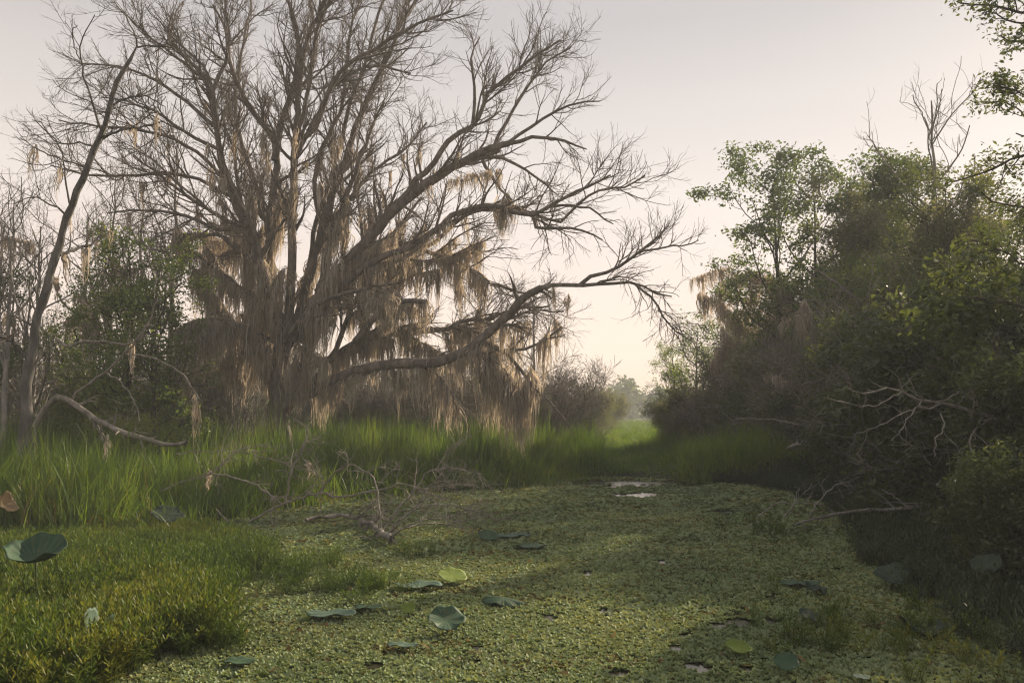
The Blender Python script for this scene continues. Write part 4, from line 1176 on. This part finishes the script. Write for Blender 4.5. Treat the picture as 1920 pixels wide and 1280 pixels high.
# ---- left bank
LB = [
 (KC, 232, 22, 1.22, 0.7, 'bright leafy sapling between the leaning trunk and the oak'),
 (KC, 175, 24, 1.0, 2.5, 'leafy sapling just left of the bright one'),
 (KC, 290, 21.5, 1.15, 4.0, 'leafy sapling leaning right of the bright one'),
 (KF, 240, 19.5, 0.72, 0.9, 'low lime green bush at the foot of the bright sapling'),
 (KF, 60, 30, 1.3, 1.0, 'yellow green bush behind the leaning trunk'),
 (KF, 140, 32, 1.3, 2.0, 'yellow green bush behind the saplings'),
 (KF, 700, 40, 1.05, 3.0, 'pale bush showing beneath the low oak limb'),
 (KF, 870, 42, 1.5, 4.0, 'pale tall bush glowing behind the outer oak branches'),
 (KF, 640, 36, 0.95, 5.0, 'pale bush just right of the oak trunk'),
 (KF, 950, 44, 1.3, 0.4, 'pale bush behind the bare thicket by the channel'),
 (KF, 1120, 62, 1.3, 1.4, 'hazy yellowish bush near the far gap'),
 (KG, 370, 28.5, 1.25, 0.5, 'grey bare thicket left of the oak trunk'),
 (KG, 440, 29, 1.4, 1.5, 'taller grey bare thicket close left of the oak trunk'),
 (KG, 310, 30, 1.2, 2.5, 'grey bare thicket behind the saplings'),
 (KG, 20, 24, 1.2, 3.5, 'grey bare thicket at the left picture edge'),
 (KG, 110, 27, 1.2, 4.5, 'grey bare thicket behind the leaning trunk'),
 (KG, 1075, 36, 1.15, 5.5, 'grey bare thicket nearest the far gap'),
 (KH, 880, 33, 1.2, 0.3, 'brown bare thicket behind the moss columns'),
 (KH, 960, 33, 1.3, 1.3, 'brown bare thicket right of the moss columns'),
 (KH, 1030, 34, 1.25, 2.3, 'brown bare thicket under the outer low limb'),
 (KH, 770, 34, 1.2, 3.3, 'brown bare thicket beneath the glowing moss'),
 (KH, 420, 33, 1.5, 4.3, 'brown bare thicket behind the moss curtain'),
 (KG, 590, 34, 1.2, 0.6, 'grey bare thicket just right of the oak trunk'),
 (KH, 660, 35, 1.25, 1.6, 'brown bare thicket under the root of the low limb'),
 (KG, 720, 36, 1.2, 2.6, 'grey bare thicket under the middle of the low limb'),
 (KG, 830, 37, 1.2, 3.6, 'grey bare thicket behind the brown one right of the oak'),
 (KE, 610, 40, 1.5, 4.6, 'grey green shrub behind the grey thicket right of the oak trunk'),
 (KE, 790, 42, 1.5, 5.6, 'grey green shrub behind the grey thicket under the low limb'),
 (KD, 560, 44, 1.6, 0.6, 'dark shrub far behind the oak trunk'),
 (KJ, 1000, 38, 1.0, 0.9, 'bare tree with low spreading crown behind the outer low limb'),
 (KJ, 900, 36, 1.05, 2.9, 'bare tree behind the glowing moss right of the oak'),
 (KJ, 420, 31, 1.1, 4.9, 'bare mossy tree close behind the oak on its left'),
 (KI, 316, 30, 1.45, 0.5, 'straight bare tree rising left of the oak'),
 (KI, 255, 32, 1.30, 2.0, 'bare tree with wide crown behind the leaning trunk top'),
 (KJ, 230, 33, 1.25, 3.3, 'bare spreading tree behind the saplings'),
 (KI, 8, 20, 0.85, 1.2, 'thin bare tree at the left picture edge'),
 (KI, -25, 23, 0.95, 3.2, 'thin bare tree cut off by the left picture edge'),
 (KI, 45, 26, 0.8, 5.2, 'thin bare tree behind the base of the leaning trunk'),
 (KJ, 60, 24, 1.0, 2.2, 'bare spreading tree behind the leaning trunk'),
 (KJ, 150, 27, 1.15, 0.4, 'bare spreading tree rising above the saplings'),
 (KJ, -10, 27, 1.1, 4.0, 'bare spreading tree cut by the left picture edge'),
 (KI, 200, 28, 1.2, 1.1, 'slim bare tree right of the leaning trunk'),
 (KC, 120, 26, 1.0, 3.1, 'leafy sapling half hidden by the leaning trunk'),
 (KF, 200, 23, 1.0, 3.3, 'yellow green bush between the saplings'),
 (KA2, -30, 22, 0.62, 1.0, 'dark leafy tree entering at the left picture edge'),
 (KE, 520, 38, 1.2, 2.2, 'grey green shrub behind the oak trunk'),
 (KE, 1100, 48, 1.25, 3.2, 'hazy grey shrub near the far gap on the left'),
 (KE, 1140, 66, 1.25, 4.2, 'faint grey shrub at the left side of the far gap'),
 (KD, 60, 36, 1.3, 2.2, 'dark shrub far behind the leaning trunk'),
 (KD, 330, 38, 1.3, 3.2, 'dark shrub far behind the grey thicket left of the oak'),
 (KD, 760, 46, 1.2, 4.2, 'dark shrub far behind the low oak limb'),
 (KD, 1010, 50, 1.2, 5.2, 'dark shrub far behind the bare thicket by the channel'),
]
for pr, px, d, s, rz, lb in LB:
    place(pr, at(px, d), lb, rz, s, 'trees and shrubs of the left bank')

# ---- far woods across the gap: one mass
tp = []
for k in range(330):
    d = random.uniform(150, 230); x = X_at(random.uniform(-150, 2100), d)
    hh = random.uniform(5.5, 9.5) * (0.8 + 0.2 * math.sin(x * 0.31)); rw = random.uniform(1.8, 3.4)
    n = 90
    u = R.normal(size=(n, 3)); u = unit(u) * (R.random((n, 1)) ** 0.4)
    c = u * np.array([rw, rw, hh * 0.5]) + np.array([x, d, hh * 0.52])
    tp.append(c)
V, F, var = leaves(np.concatenate(tp), 5, 0.55, 0.75, width=0.7)
stuff(ob('far_woods', mk_mesh('far_woods', [(V, F)], M['leaf_dark'], smooth=False, var=var)), 'hazy far woods closing the gap beyond the marsh')

# ---- moss draped in the thickets
def drape(n, zx, zy, zd, lens, wid, label, group):
    xs = sorted(random.uniform(*zx) for _ in range(n))
    for px, od in zip(xs, ordinals(n)):
        moss(random.choice(['col', 'cur', 'cur']), P(px, random.uniform(*zy), random.uniform(*zd)), random.uniform(*lens), random.uniform(*wid), label + ', ' + od, group)
drape(18, (1330, 1470), (500, 610), (32, 35), (0.8, 1.8), (.9, 1.6), 'upper grey moss in the right bank thicket', 'upper moss of the right bank')
drape(18, (1450, 1700), (560, 740), (22, 26), (0.5, 1.3), (.7, 1.3), 'grey moss near the pale leaning stems', 'moss by the leaning stems')
drape(18, (1330, 1560), (600, 700), (31, 34), (0.7, 1.6), (.9, 1.5), 'lower grey moss in the right bank thicket', 'lower moss of the right bank')
drape(12, (0, 230), (430, 600), (22, 26), (0.6, 1.4), (.7, 1.2), 'grey moss in the bare trees behind the leaning trunk', 'moss behind the leaning trunk')
drape(14, (330, 510), (560, 680), (26, 29), (1.0, 1.9), (.9, 1.6), 'brown grey moss in the thicket left of the oak', 'moss in the left thicket')

# ---- leaning broken trunk on the left
DL = 17.5
LBs = np.array(at(48, DL)); 
lean = empty('leaning_tree', 'leaning grey broken trunk with bare branches at the left edge of the swamp', 'tree', tuple(LBs))
def lq(pts, d0, d1, w0, w1, n=14, jit=0.012, pw=0.9):
    w0, w1 = w0 * 0.58, w1 * 0.8
    q = limb3(pts, d0, d1, n, jit)
    u = np.linspace(0, 1, n)
    return q, px_r(w0, d0) * (1 - u) ** pw + px_r(w1, d1) * (1 - (1 - u) ** pw)
q, rd = lq([(46, 940), (48, 830), (50, 760), (48, 730), (59, 657), (73, 584), (92, 521), (110, 462), (125, 411), (147, 353), (165, 312), (180, 272), (195, 239), (206, 198), (220, 154), (239, 118), (257, 86)], DL, DL - 0.6, 52, 12, 34)
rd[6:] *= 0.72
rd[:6] = np.linspace(0.30, 0.145, 6)
rd *= 1 + 0.07 * R.standard_normal(len(rd))
rd[-2] *= 0.9
rd[-1] = 0.012
V, F = tubes((q - LBs)[None], rd[None], 10, flare=0.06)
add_child(lean, 'trunk', mk_mesh('trunk', [(V, F)], M['snag']))
LEAN = [([(180, 275), (150, 268), (110, 268), (85, 245), (65, 225)], 7, 2, {}),
        ([(185, 262), (210, 250), (235, 242), (272, 235), (300, 230)], 10, 3, {}),
        ([(132, 390), (121, 320), (110, 272), (80, 235), (60, 225)], 7, 2, {}),
        ([(190, 245), (175, 200), (160, 150), (151, 110), (160, 60), (178, 28)], 8, 2, {}),
        ([(155, 120), (140, 90), (136, 55), (145, 48)], 4, 2, {}),
        ([(257, 88), (250, 60), (235, 30), (215, 5)], 6, 2, {}),
        ([(255, 90), (290, 86), (330, 90), (360, 110)], 6, 2, {}),
        ([(112, 478), (135, 470), (150, 464), (170, 460), (184, 444)], 13, 5, {}),
        ([(206, 198), (235, 185), (270, 180), (310, 200)], 8, 2, {}),
        ([(128, 405), (90, 380), (60, 370), (30, 380)], 7, 2, {}),
        ([(165, 314), (120, 300), (70, 280), (40, 260)], 7, 2, {}),
        ([(44, 668), (22, 642), (0, 631), (-30, 630)], 13, 8, {}),
        ([(60, 650), (40, 600), (25, 540), (20, 470)], 8, 2, {})]
LP = []
for pts, w0, w1, kw in LEAN:
    q, rd = lq(pts, DL - 0.3, DL - 0.3 + random.uniform(-1, 1), w0, w1)
    dress(q, rd, M['snag'], lean, LBs, L2=(.5, 1.4), sp2=.35, L3=(.25, .7), sp3=.2, L4=(.12, .35), sp4=.15, r4=0.0045, rtip=0.006, t0=0.15, sides=7, up=0.08, moss_pts=LP)
hang(LP, 9, (60, 200, 320, 480), (0.3, 0.9), (.1, .4), 'short moss wisp on the leaning trunk branches', 'moss on the leaning trunk', 0.6)

# ---- dead limbs lying or arching in front
def dead_branch(name, label, specs, d, mat, loc_px, cat='dead branch', group=None, **kw):
    b = np.array(at(*loc_px))
    r = empty(name, label, cat, tuple(b), group)
    al = []
    for pts, da, db, w0, w1 in specs:
        q, rd = lq(pts, d + da, d + db, w0, w1, 16, 0.012)
        args = dict(L2=(.3, 1.0), sp2=.33, L3=(.15, .5), sp3=.2, L4=(.1, .25), sp4=.2, r4=0.0035, rtip=0.005, t0=0.2, sides=8, up=0.02, tmat=mat, moss_pts=al, wander=0.2, flare=0.12)
        args.update(kw)
        dress(q, rd, mat, r, b, **args)
    return al
a1 = dead_branch('arching_branch', 'grey dead limb arching out of the grass from the leaning trunk base', [
    ([(66, 800), (85, 768), (110, 745), (136, 753), (160, 772), (184, 789), (235, 811), (279, 824), (316, 832), (350, 830)], 0, -1.2, 22, 9),
    ([(134, 750), (165, 720), (206, 690), (235, 661), (272, 617), (290, 569), (300, 560)], -0.2, -0.8, 10, 3),
    ([(106, 635), (129, 650), (158, 639), (206, 642), (239, 644), (268, 632)], -0.2, -0.6, 11, 4),
    ([(195, 697), (225, 715), (250, 750), (262, 790)], -0.4, -0.7, 5, 2),
    ([(235, 664), (290, 672), (340, 700), (366, 735), (376, 752)], -0.5, -0.7, 6, 3)], 17.2, M['dead'], (66, 17.2), sp2=.5)
a2 = dead_branch('fallen_branch', 'pale grey bare branch lying across the floating carpet before the grass', [
    ([(573, 975, 14.9), (610, 969, 15.2), (648, 966, 15.3), (692, 979, 14.5), (714, 997, 13.4), (736, 1010, 12.8)], 0, 0, 13, 14),
    ([(724, 1003), (750, 975), (780, 955), (830, 945), (900, 960)], -1.5, -1.3, 6, 2),
    ([(715, 998), (745, 955), (765, 935), (795, 895), (813, 880), (850, 878), (905, 889)], -1.3, -0.8, 7, 2),
    ([(622, 931), (673, 926), (729, 913), (758, 907), (800, 915), (857, 907), (900, 915)], 0.2, -0.2, 7, 2),
    ([(600, 928), (622, 890), (637, 876), (659, 871), (690, 885), (706, 905), (714, 972)], 0.2, -1.0, 5, 3),
    ([(730, 1006), (780, 985), (840, 980), (920, 965)], -1.8, -0.6, 6, 2),
    ([(735, 1000), (790, 975), (850, 968), (890, 940)], -1.8, -0.9, 5, 2),
    ([(740, 960), (770, 955), (800, 930), (850, 880)], -1.2, -1.0, 5, 2)], 14.7, M['dead'], (573, 14.7), L2=(.3, 1.1), sp2=.13, sp3=.15, sp4=.12)
a3 = dead_branch('fallen_branch', 'tangled thin grey branch leaning in the grass left of the pale fallen one', [
    ([(466, 979), (514, 953), (544, 939), (595, 924), (622, 931)], 0, 0.2, 8, 5),
    ([(536, 942), (547, 883), (566, 843), (580, 810)], 0.1, 0.3, 7, 3),
    ([(600, 926), (606, 902), (573, 865), (552, 850)], 0.1, 0.2, 5, 2),
    ([(375, 898), (404, 883), (433, 854), (463, 839), (500, 835)], 0.2, 0.3, 5, 2),
    ([(395, 888), (440, 895), (477, 909), (530, 945)], 0.2, 0.1, 5, 4),
    ([(330, 850), (400, 845), (470, 850), (540, 870)], 0.4, 0.4, 3, 2),
    ([(300, 920), (350, 900), (380, 895), (420, 870)], 0.0, 0.4, 3, 2)], 14.6, M['dead'], (466, 14.6), L2=(.3, 1.1), sp2=.13, sp3=.15, sp4=.12)
a4 = dead_branch('fallen_limb', 'long grey crooked limb reaching out of the dark shrubs on the right bank', [
    ([(1930, 792), (1863, 782), (1822, 771), (1763, 756), (1727, 749), (1668, 730), (1617, 738)], 0, -1.0, 15, 4),
    ([(1763, 757), (1749, 767), (1712, 767), (1653, 797), (1606, 811)], -0.6, -1.6, 7, 2),
    ([(1757, 758), (1793, 738), (1810, 737), (1830, 760)], -0.6, -0.4, 6, 2),
    ([(1763, 775), (1771, 800), (1756, 822), (1752, 856)], -0.8, -1.2, 6, 2),
    ([(1858, 784), (1826, 808), (1818, 834), (1830, 866), (1812, 905)], -0.3, -1.2, 7, 3),
    ([(1727, 752), (1701, 789), (1672, 826)], -0.8, -1.6, 5, 2),
    ([(1690, 735), (1640, 760), (1580, 752), (1548, 745)], -0.8, -1.4, 5, 2),
    ([(1825, 770), (1830, 720), (1860, 715), (1890, 722)], -0.4, -0.2, 4, 2)], 12.2, M['dead'], (1863, 12.2), L2=(.3, .8), sp2=.45)
a5 = dead_branch('fallen_branch', 'dark bare branch lying in the water along the right shore', [
    ([(1870, 931, 13.4), (1822, 939, 13.9), (1708, 953, 14.2), (1653, 951, 14.4), (1587, 961, 14.6), (1514, 975, 14.6), (1488, 985, 14.4)], 0, 0, 13, 5),
    ([(1518, 968), (1543, 931), (1573, 909), (1609, 894)], 0.2, 0.4, 6, 2),
    ([(1470, 970), (1488, 946), (1499, 916)], 0.3, 0.4, 5, 2),
    ([(1420, 968), (1455, 946), (1500, 943), (1545, 946)], 0.4, 0.4, 5, 2),
    ([(1703, 953), (1683, 935), (1653, 916)], -0.2, 0.2, 5, 2)], 14.4, M['grey'], (1700, 14.4), L2=(.2, .8), sp2=.3)
a6 = dead_branch('fallen_log', 'bleached log leaning over the grey thicket behind the grass tussock', [
    ([(1536, 800), (1565, 818), (1590, 830), (1620, 850)], 0, -0.5, 12, 8),
    ([(1524, 822), (1500, 830), (1478, 840)], 0, 0.4, 10, 7),
    ([(1378, 786), (1440, 786), (1506, 797), (1540, 803)], 1.0, 0, 4, 5)], 22, M['dead'], (1540, 22), L2=(.3, .8), sp2=.6)
dead_branch('leaning_poles', 'pale thin leaning stems slanting through the right bank thicket', [
    ([(1700, 650), (1620, 570), (1560, 525), (1520, 500)], 0, 0, 7, 3),
    ([(1690, 655), (1610, 600), (1550, 560)], 0, 0.3, 6, 3),
    ([(1670, 650), (1600, 560), (1540, 510)], 0.3, 0.2, 6, 3),
    ([(1580, 700), (1545, 665), (1560, 640)], 0.3, 0.2, 5, 3)], 22.0, M['dead'], (1700, 22.0), L2=(.4, 1.2), sp2=.6, cat='dead stems')
moss('cur', P(1862, 716, 12.3), 0.65, 0.55, 'pale moss veil hanging in the dark shrubs above the crooked limb', None)
hang(a1, 2, (100, 600, 360, 840), (.3, .8), (.15, .5), 'grey moss wisp on the arching dead limb', 'moss on the arching limb', 0.7)
moss('wisp', P(370, 745, 16.5), 1.1, 0.9, 'grey moss column standing over the end of the arching limb', None)
hang(a3, 3, (350, 830, 640, 930), (.25, .5), (.1, .4), 'moss tatter on the tangled thin branch', 'moss on the tangled branch', 0.6)

# ---- tree at the right edge whose limbs hang into the picture
DE = 12.0
EBs = np.array([9.4, DE, gz(9.4, DE)])
edge = empty('edge_tree', 'dark leafy tree outside the right edge with limbs hanging into the sky', 'tree', tuple(EBs))
q = spline([EBs, EBs + (0.1, 0, 2.5), EBs + (-0.1, 0.2, 5), EBs + (-0.4, 0.1, 7.5), EBs + (-0.8, 0, 10)], 20)
V, F = tubes((q - EBs)[None], np.linspace(0.3, 0.12, 20)[None], 9, flare=0.05)
add_child(edge, 'trunk', mk_mesh('trunk', [(V, F)], M['darkbark']))
tips = []
for pts, w0, w1 in (([(2150, 130), (2050, 70), (1960, 30), (1900, 22), (1850, 8), (1800, 6)], 18, 4),
                    ([(1960, 30), (1920, 45), (1890, 40), (1860, 25)], 8, 3),
                    ([(2150, 160), (2040, 100), (1960, 75), (1910, 78), (1875, 66)], 14, 3),
                    ([(2120, 260), (2020, 220), (1950, 190), (1905, 170), (1865, 160)], 14, 3),
                    ([(2020, 222), (1950, 240), (1900, 195), (1850, 192)], 8, 3),
                    ([(2140, 330), (2030, 290), (1950, 260), (1905, 250)], 14, 3),
                    ([(2150, 380), (2040, 330), (1940, 290), (1880, 310), (1830, 330), (1790, 340)], 16, 3),
                    ([(2150, 460), (2030, 420), (1930, 390), (1880, 380), (1840, 360)], 16, 3),
                    ([(2150, 560), (2020, 520), (1930, 500), (1870, 470), (1820, 450)], 16, 3),
                    ([(2150, 650), (2020, 600), (1930, 580), (1860, 560), (1800, 560)], 16, 3)):
    q, rd = lq(pts, DE, DE + random.uniform(-.5, 1.5), w0, w1, 14, 0.02)
    P2, P3 = dress(q, rd, M['darkbark'], edge, EBs, L2=(.3, .9), sp2=.22, L3=(.15, .4), sp3=.16, L4=(.08, .2), sp4=.3, r4=0.003, rtip=0.004, t0=0.3, sides=6)
    tips += [P3[:, 2:].reshape(-1, 3), P2[:, 4:].reshape(-1, 3)]
V, F, var = leaves(np.concatenate(tips) - EBs, 4, 0.10, 0.075, width=0.42)
add_child(edge, 'crown', mk_mesh('crown', [(V, F)], M['leaf_dark'], smooth=False, var=var))['kind'] = 'stuff'

# ---- grass tussocks on the right bank
M['tuft'] = leaf('tussock_blade', (0.08, 0.15, 0.016), (0.145, 0.225, 0.028), (0.23, 0.27, 0.045), 0.5, 0.02, 0.6)
tk = [grass_clump(40, 1.3, 0.35, 0.022, 0.55, 'tuft') for _ in range(6)]
def tussock(px, d, rx, ry, h, n, label):
    c = np.array(at(px, d))
    r = empty('grass_tussock', label, 'grass clump', tuple(c), 'grass tussocks of the right bank')
    for k in range(n):
        a, rr = random.uniform(0, 6.283), math.sqrt(random.random())
        o = add_child(r, 'grass_tuft', random.choice(tk))
        x, y = math.cos(a) * rr * rx, math.sin(a) * rr * ry
        o.location = (x, y, gz(c[0] + x, c[1] + y) - c[2] - 0.02)
        o.rotation_euler = (0, 0, random.uniform(0, 6.28))
        s = random.uniform(.8, 1.15)
        o.scale = (s, s, h * (1 - 0.45 * rr ** 2) * random.uniform(.85, 1.1))
    return r
tussock(1385, 24.8, 1.75, 0.9, 1.4, 70, 'large rounded green grass tussock at the far right of the channel')
tussock(1600, 21.5, 0.45, 0.45, 1.05, 10, 'small yellowish grass tussock before the grey thicket')
tussock(1300, 27.0, 1.0, 0.7, 0.85, 24, 'lower grass tussock left of the large rounded one')
tussock(1050, 25.0, 1.0, 0.7, 0.8, 24, 'dark grass tussock at the tip of the left bank')

# ------------------------------------------------------------------ lotus leaves
def lotus(px, py, wpx, label, tilt=(0, 0), rz=0, h=0.03, cup=0.15, fold=0.0, mat='lotus', ruffle=0.05, asp=1.0, curl=0.0):
    h = max(h + 0.03, 0.065)                             # blades float on the carpet or stand above it on a stalk
    y = (640 - py) / 1600
    dy, dz = math.cos(PITCH) - math.sin(PITCH) * y, math.sin(PITCH) + math.cos(PITCH) * y
    d = (h - CAM_Z) * dy / dz
    c = P(px, py, d)
    r = wpx / 1600 * d / 2
    na, nr = 80, 9
    a = np.linspace(0, 2 * math.pi, na, endpoint=False)
    rr = np.linspace(0, 1, nr)[1:]
    A, Q = np.meshgrid(a, rr)
    ph = random.uniform(0, 6)
    edge = 1 + 0.03 * np.sin(5 * A + ph) + 0.02 * np.sin(11 * A + ph * 2)
    x = Q * np.cos(A) * edge; y = Q * np.sin(A) * edge * asp
    z = cup * Q ** 2 + ruffle * Q ** 3 * (np.sin(3 * A + ph) + 0.6 * np.sin(7 * A + 2 * ph)) + 0.02 * np.cos(20 * A) * Q * (1.2 - Q)
    z = z + fold * np.abs(x) ** 1.3 + curl * np.maximum(0, y) ** 2
    if fold > 0.5:
        x = x * (1 - 0.45 * min(fold, 1.2) * np.abs(x))
    top = np.stack([x, y, z], -1).reshape(-1, 3) * r
    V = np.vstack([[[0, 0, 0]], top])
    nrr = nr - 1
    F1 = np.array([[0, 1 + k, 1 + (k + 1) % na] for k in range(na)])
    F2 = np.array([[1 + i * na + k, 1 + (i + 1) * na + k, 1 + (i + 1) * na + (k + 1) % na, 1 + i * na + (k + 1) % na] for i in range(nrr - 1) for k in range(na)])
    # a second skin just beneath gives the blade its thickness
    V2 = V - np.array([0, 0, 0.004])
    n0 = len(V)
    rim = 1 + (nrr - 1) * na
    F3 = np.array([[rim + k, n0 + rim + k, n0 + rim + (k + 1) % na, rim + (k + 1) % na] for k in range(na)])
    root = empty('lotus_leaf', label, 'lotus leaf', tuple(c), 'lotus leaves on the channel', rz)
    V = np.vstack([V, V2])
    cx, sx, cy, sy = math.cos(tilt[0]), math.sin(tilt[0]), math.cos(tilt[1]), math.sin(tilt[1])
    Rx = np.array([[1, 0, 0], [0, cx, -sx], [0, sx, cx]]); Ry = np.array([[cy, 0, sy], [0, 1, 0], [-sy, 0, cy]])
    V = V @ Rx.T @ Ry.T
    me = mk_mesh('leaf_blade', [(V, np.vstack([F1, F1[:, ::-1] + n0])), (V * 1.0, np.vstack([F2, F2[:, ::-1] + n0, F3]))], M[mat])
    add_child(root, 'blade', me)
    vv_ = np.r_[0.6, (np.abs(np.cos(10 * A)) ** 6 * (1.1 - 0.8 * Q)).ravel()]
    at_ = me.attributes.new('var', 'FLOAT', 'POINT')
    at_.data.foreach_set('value', np.tile(vv_, 4).astype(np.float32)[:len(me.vertices)])
    z0 = c[2]
    q = spline([(0, 0, -0.006), (0.02, 0.01, -z0 * .5 - 0.1), (0.05, 0.04, -z0 - 0.35)], 8)
    Vs, Fs = tubes(q[None], np.full((1, 8), 0.008), 6)
    add_child(root, 'stalk', mk_mesh('stalk', [(Vs, Fs)], M['stalk']))
    return root
def fl(*a, **k):
    return lotus(*a, **k)
fl(67, 1048, 104, 'large cupped lotus leaf held up over the creeping plants at left', tilt=(0.28, 0.10), h=0.55, cup=0.5, ruffle=0.09)
fl(313, 966, 62, 'dark drooping lotus leaf at the foot of the tall grass', tilt=(0.25, 0.25), h=0.30, cup=0.15, mat='lotus_dark', ruffle=0.08)
fl(8, 946, 40, 'curled brown lotus leaf at the left picture edge', tilt=(0.2, 1.1), h=0.55, cup=0.3, mat='lotus_brown', ruffle=0.1, fold=0.5)
fl(730, 1083, 40, 'small lime green lotus leaf, left of the lime pair', tilt=(0.3, -0.1), h=0.06, cup=0.1, fold=0.2, mat='lotus_lime')
fl(848, 1078, 56, 'wide flat lime green lotus leaf, right of the lime pair', tilt=(0.25, 0.15), h=0.08, cup=0.05, mat='lotus_lime')
fl(785, 1097, 92, 'pale blue lotus leaf lying flat below the two lime leaves', h=0.035, cup=0.06, mat='lotus_pale', asp=0.55)
fl(944, 1120, 78, 'pale humped lotus leaf in the middle of the carpet', tilt=(0.12, 0.12), h=0.06, cup=-0.22, mat='lotus', ruffle=0.08, asp=0.6)
fl(765, 1139, 27, 'little lime round lotus leaf beside a bent stalk', tilt=(0.6, 0.0), h=0.08, cup=0.1, mat='lotus_lime')
fl(837, 1162, 70, 'dark green lotus leaf standing almost upright facing the viewer', tilt=(0.36, 0.1), h=0.10, cup=0.18, mat='lotus', ruffle=0.09)
fl(620, 1150, 92, 'pale flat lotus leaf near the creeping plants', h=0.035, cup=0.05, mat='lotus_pale', asp=0.6)
fl(690, 1136, 50, 'small sunken lotus leaf between the pale flat ones', h=0.02, cup=0.03, mat='lotus', asp=0.8)
fl(178, 1180, 74, 'half hidden rolled lotus leaf in the creeping plants', tilt=(0.1, 0.35), h=0.25, cup=0.1, mat='lotus_pale', fold=0.9, asp=0.8)
fl(1672, 1078, 62, 'folded dark lotus leaf lifted off the carpet near the right shore', tilt=(0.32, -0.25), h=0.14, cup=0.05, mat='lotus_dark', fold=0.3)
fl(1500, 1092, 70, 'faint flat lotus leaf at right centre', h=0.02, cup=0.02, mat='lotus', asp=0.7)
fl(1530, 1103, 40, 'small dark crumpled lotus leaf beside the faint flat one', tilt=(0.2, 0.3), h=0.06, cup=0.1, mat='lotus_dark', ruffle=0.2)
fl(1850, 1056, 54, 'grey lotus leaf tilted among the dark shore plants', tilt=(0.3, -0.5), h=0.40, cup=0.1, mat='lotus_dark', ruffle=0.12)
fl(1728, 1176, 88, 'grey rolled lotus leaf lying low near the right shore', tilt=(0.1, 0.1), h=0.06, cup=-0.1, mat='lotus_dark', fold=0.5, asp=0.7)
fl(1775, 1136, 50, 'thin dark lotus leaf at the edge of the shore plants', h=0.03, cup=0.05, mat='lotus_dark', asp=0.6)
fl(1520, 1153, 42, 'small dark lotus leaf with brown side', tilt=(0.3, 0.2), h=0.05, cup=0.1, mat='lotus_dark')
fl(1385, 1211, 50, 'lime oval lotus leaf near the bottom right', tilt=(0.45, 0.15), h=0.06, cup=0.05, mat='lotus_lime', asp=0.7)
fl(1475, 1240, 44, 'green lotus leaf standing up at the bottom right', tilt=(0.5, -0.1), h=0.08, cup=0.1, mat='lotus')
fl(960, 1003, 70, 'pale lotus leaf lying flat beside the fallen twigs', h=0.03, cup=0.03, mat='lotus_pale', asp=0.6)
fl(915, 1004, 40, 'dark lotus leaf at the tip of the fallen branch', tilt=(0.3, 0.2), h=0.06, cup=0.1, mat='lotus')
fl(995, 1022, 64, 'glossy flat lotus leaf in front of the one by the twigs', h=0.02, cup=0.02, mat='lotus', asp=0.7)
fl(755, 1207, 60, 'half sunken lotus leaf near the bottom centre', h=0.02, cup=0.02, mat='lotus_pale', asp=0.5)
fl(450, 1238, 60, 'half sunken dark lotus leaf under the left creeping plants', h=0.02, cup=0.05, mat='lotus', asp=0.7)
fl(1365, 961, 24, 'tiny pale lotus leaf far out on the carpet', h=0.03, cup=0.1, mat='lotus_pale', asp=0.6)
fl(1615, 1268, 30, 'small grey lotus leaf at the bottom picture edge', h=0.03, cup=0.1, mat='lotus_pale')

# a short cut stick and drift bits
def stick(pts, d0, d1, w0, w1, mat, name, label, cat='stick'):
    q, rd = lq(pts, d0, d1, w0, w1, 10, 0.004)
    rd[-1] *= 0.3; rd[0] *= 0.3
    b = q[0].copy()
    V, F = tubes((q - b)[None], rd[None], 7, flare=0.08)
    o = ob(name, mk_mesh(name, [(V, F)], mat)); o.location = tuple(b)
    return tag(o, label, cat)
stick([(405, 953), (415, 965), (430, 979)], 15.0, 14.6, 4, 4, M['dead'], 'broken_stick', 'short bleached broken stick poking out beside the tall grass')
stick([(660, 1008), (685, 1007), (705, 1012)], 13.5, 13.4, 6, 5, M['twig'], 'drift_log', 'small dark log floating below the pale fallen branch')
stick([(916, 982), (935, 975), (958, 966)], 15.2, 15.6, 4, 2, M['twig'], 'drift_twig', 'dark forked twig on the carpet right of the fallen branch', 'twig')
stick([(1012, 990), (1025, 978), (1048, 972)], 14.8, 15.2, 2.5, 1.5, M['twig'], 'drift_twig', 'thin dark twig standing up in the open carpet', 'twig')
stick([(748, 1150), (757, 1135), (778, 1130), (795, 1148)], 8.6, 8.6, 3, 3, M['stalk'], 'bent_stalk', 'bent dark lotus stalk looping beside the little lime leaf', 'stalk')

# ------------------------------------------------------------------ morning haze
HZ = 0.0018
m, t, out = new_mat('morning_haze')
pv = nd(t, 'ShaderNodeVolumePrincipled')
pv.inputs['Density'].default_value = HZ
pv.inputs['Color'].default_value = (0.84, 0.90, 0.95, 1)
pv.inputs['Anisotropy'].default_value = 0.1
t.links.new(pv.outputs[0], out.inputs['Volume'])
x0, x1, y0, y1, z0, z1 = -120, 120, -20, 330, -1.6, 24
V = np.array([(x, y, z) for z in (z0, z1) for y in (y0, y1) for x in (x0, x1)], float)
F = np.array([[0, 2, 3, 1], [4, 5, 7, 6], [0, 1, 5, 4], [2, 6, 7, 3], [0, 4, 6, 2], [1, 3, 7, 5]])
hz = ob('haze', mk_mesh('haze', [(V, F)], m, smooth=False))
stuff(hz, 'thin pale morning haze over the swamp')
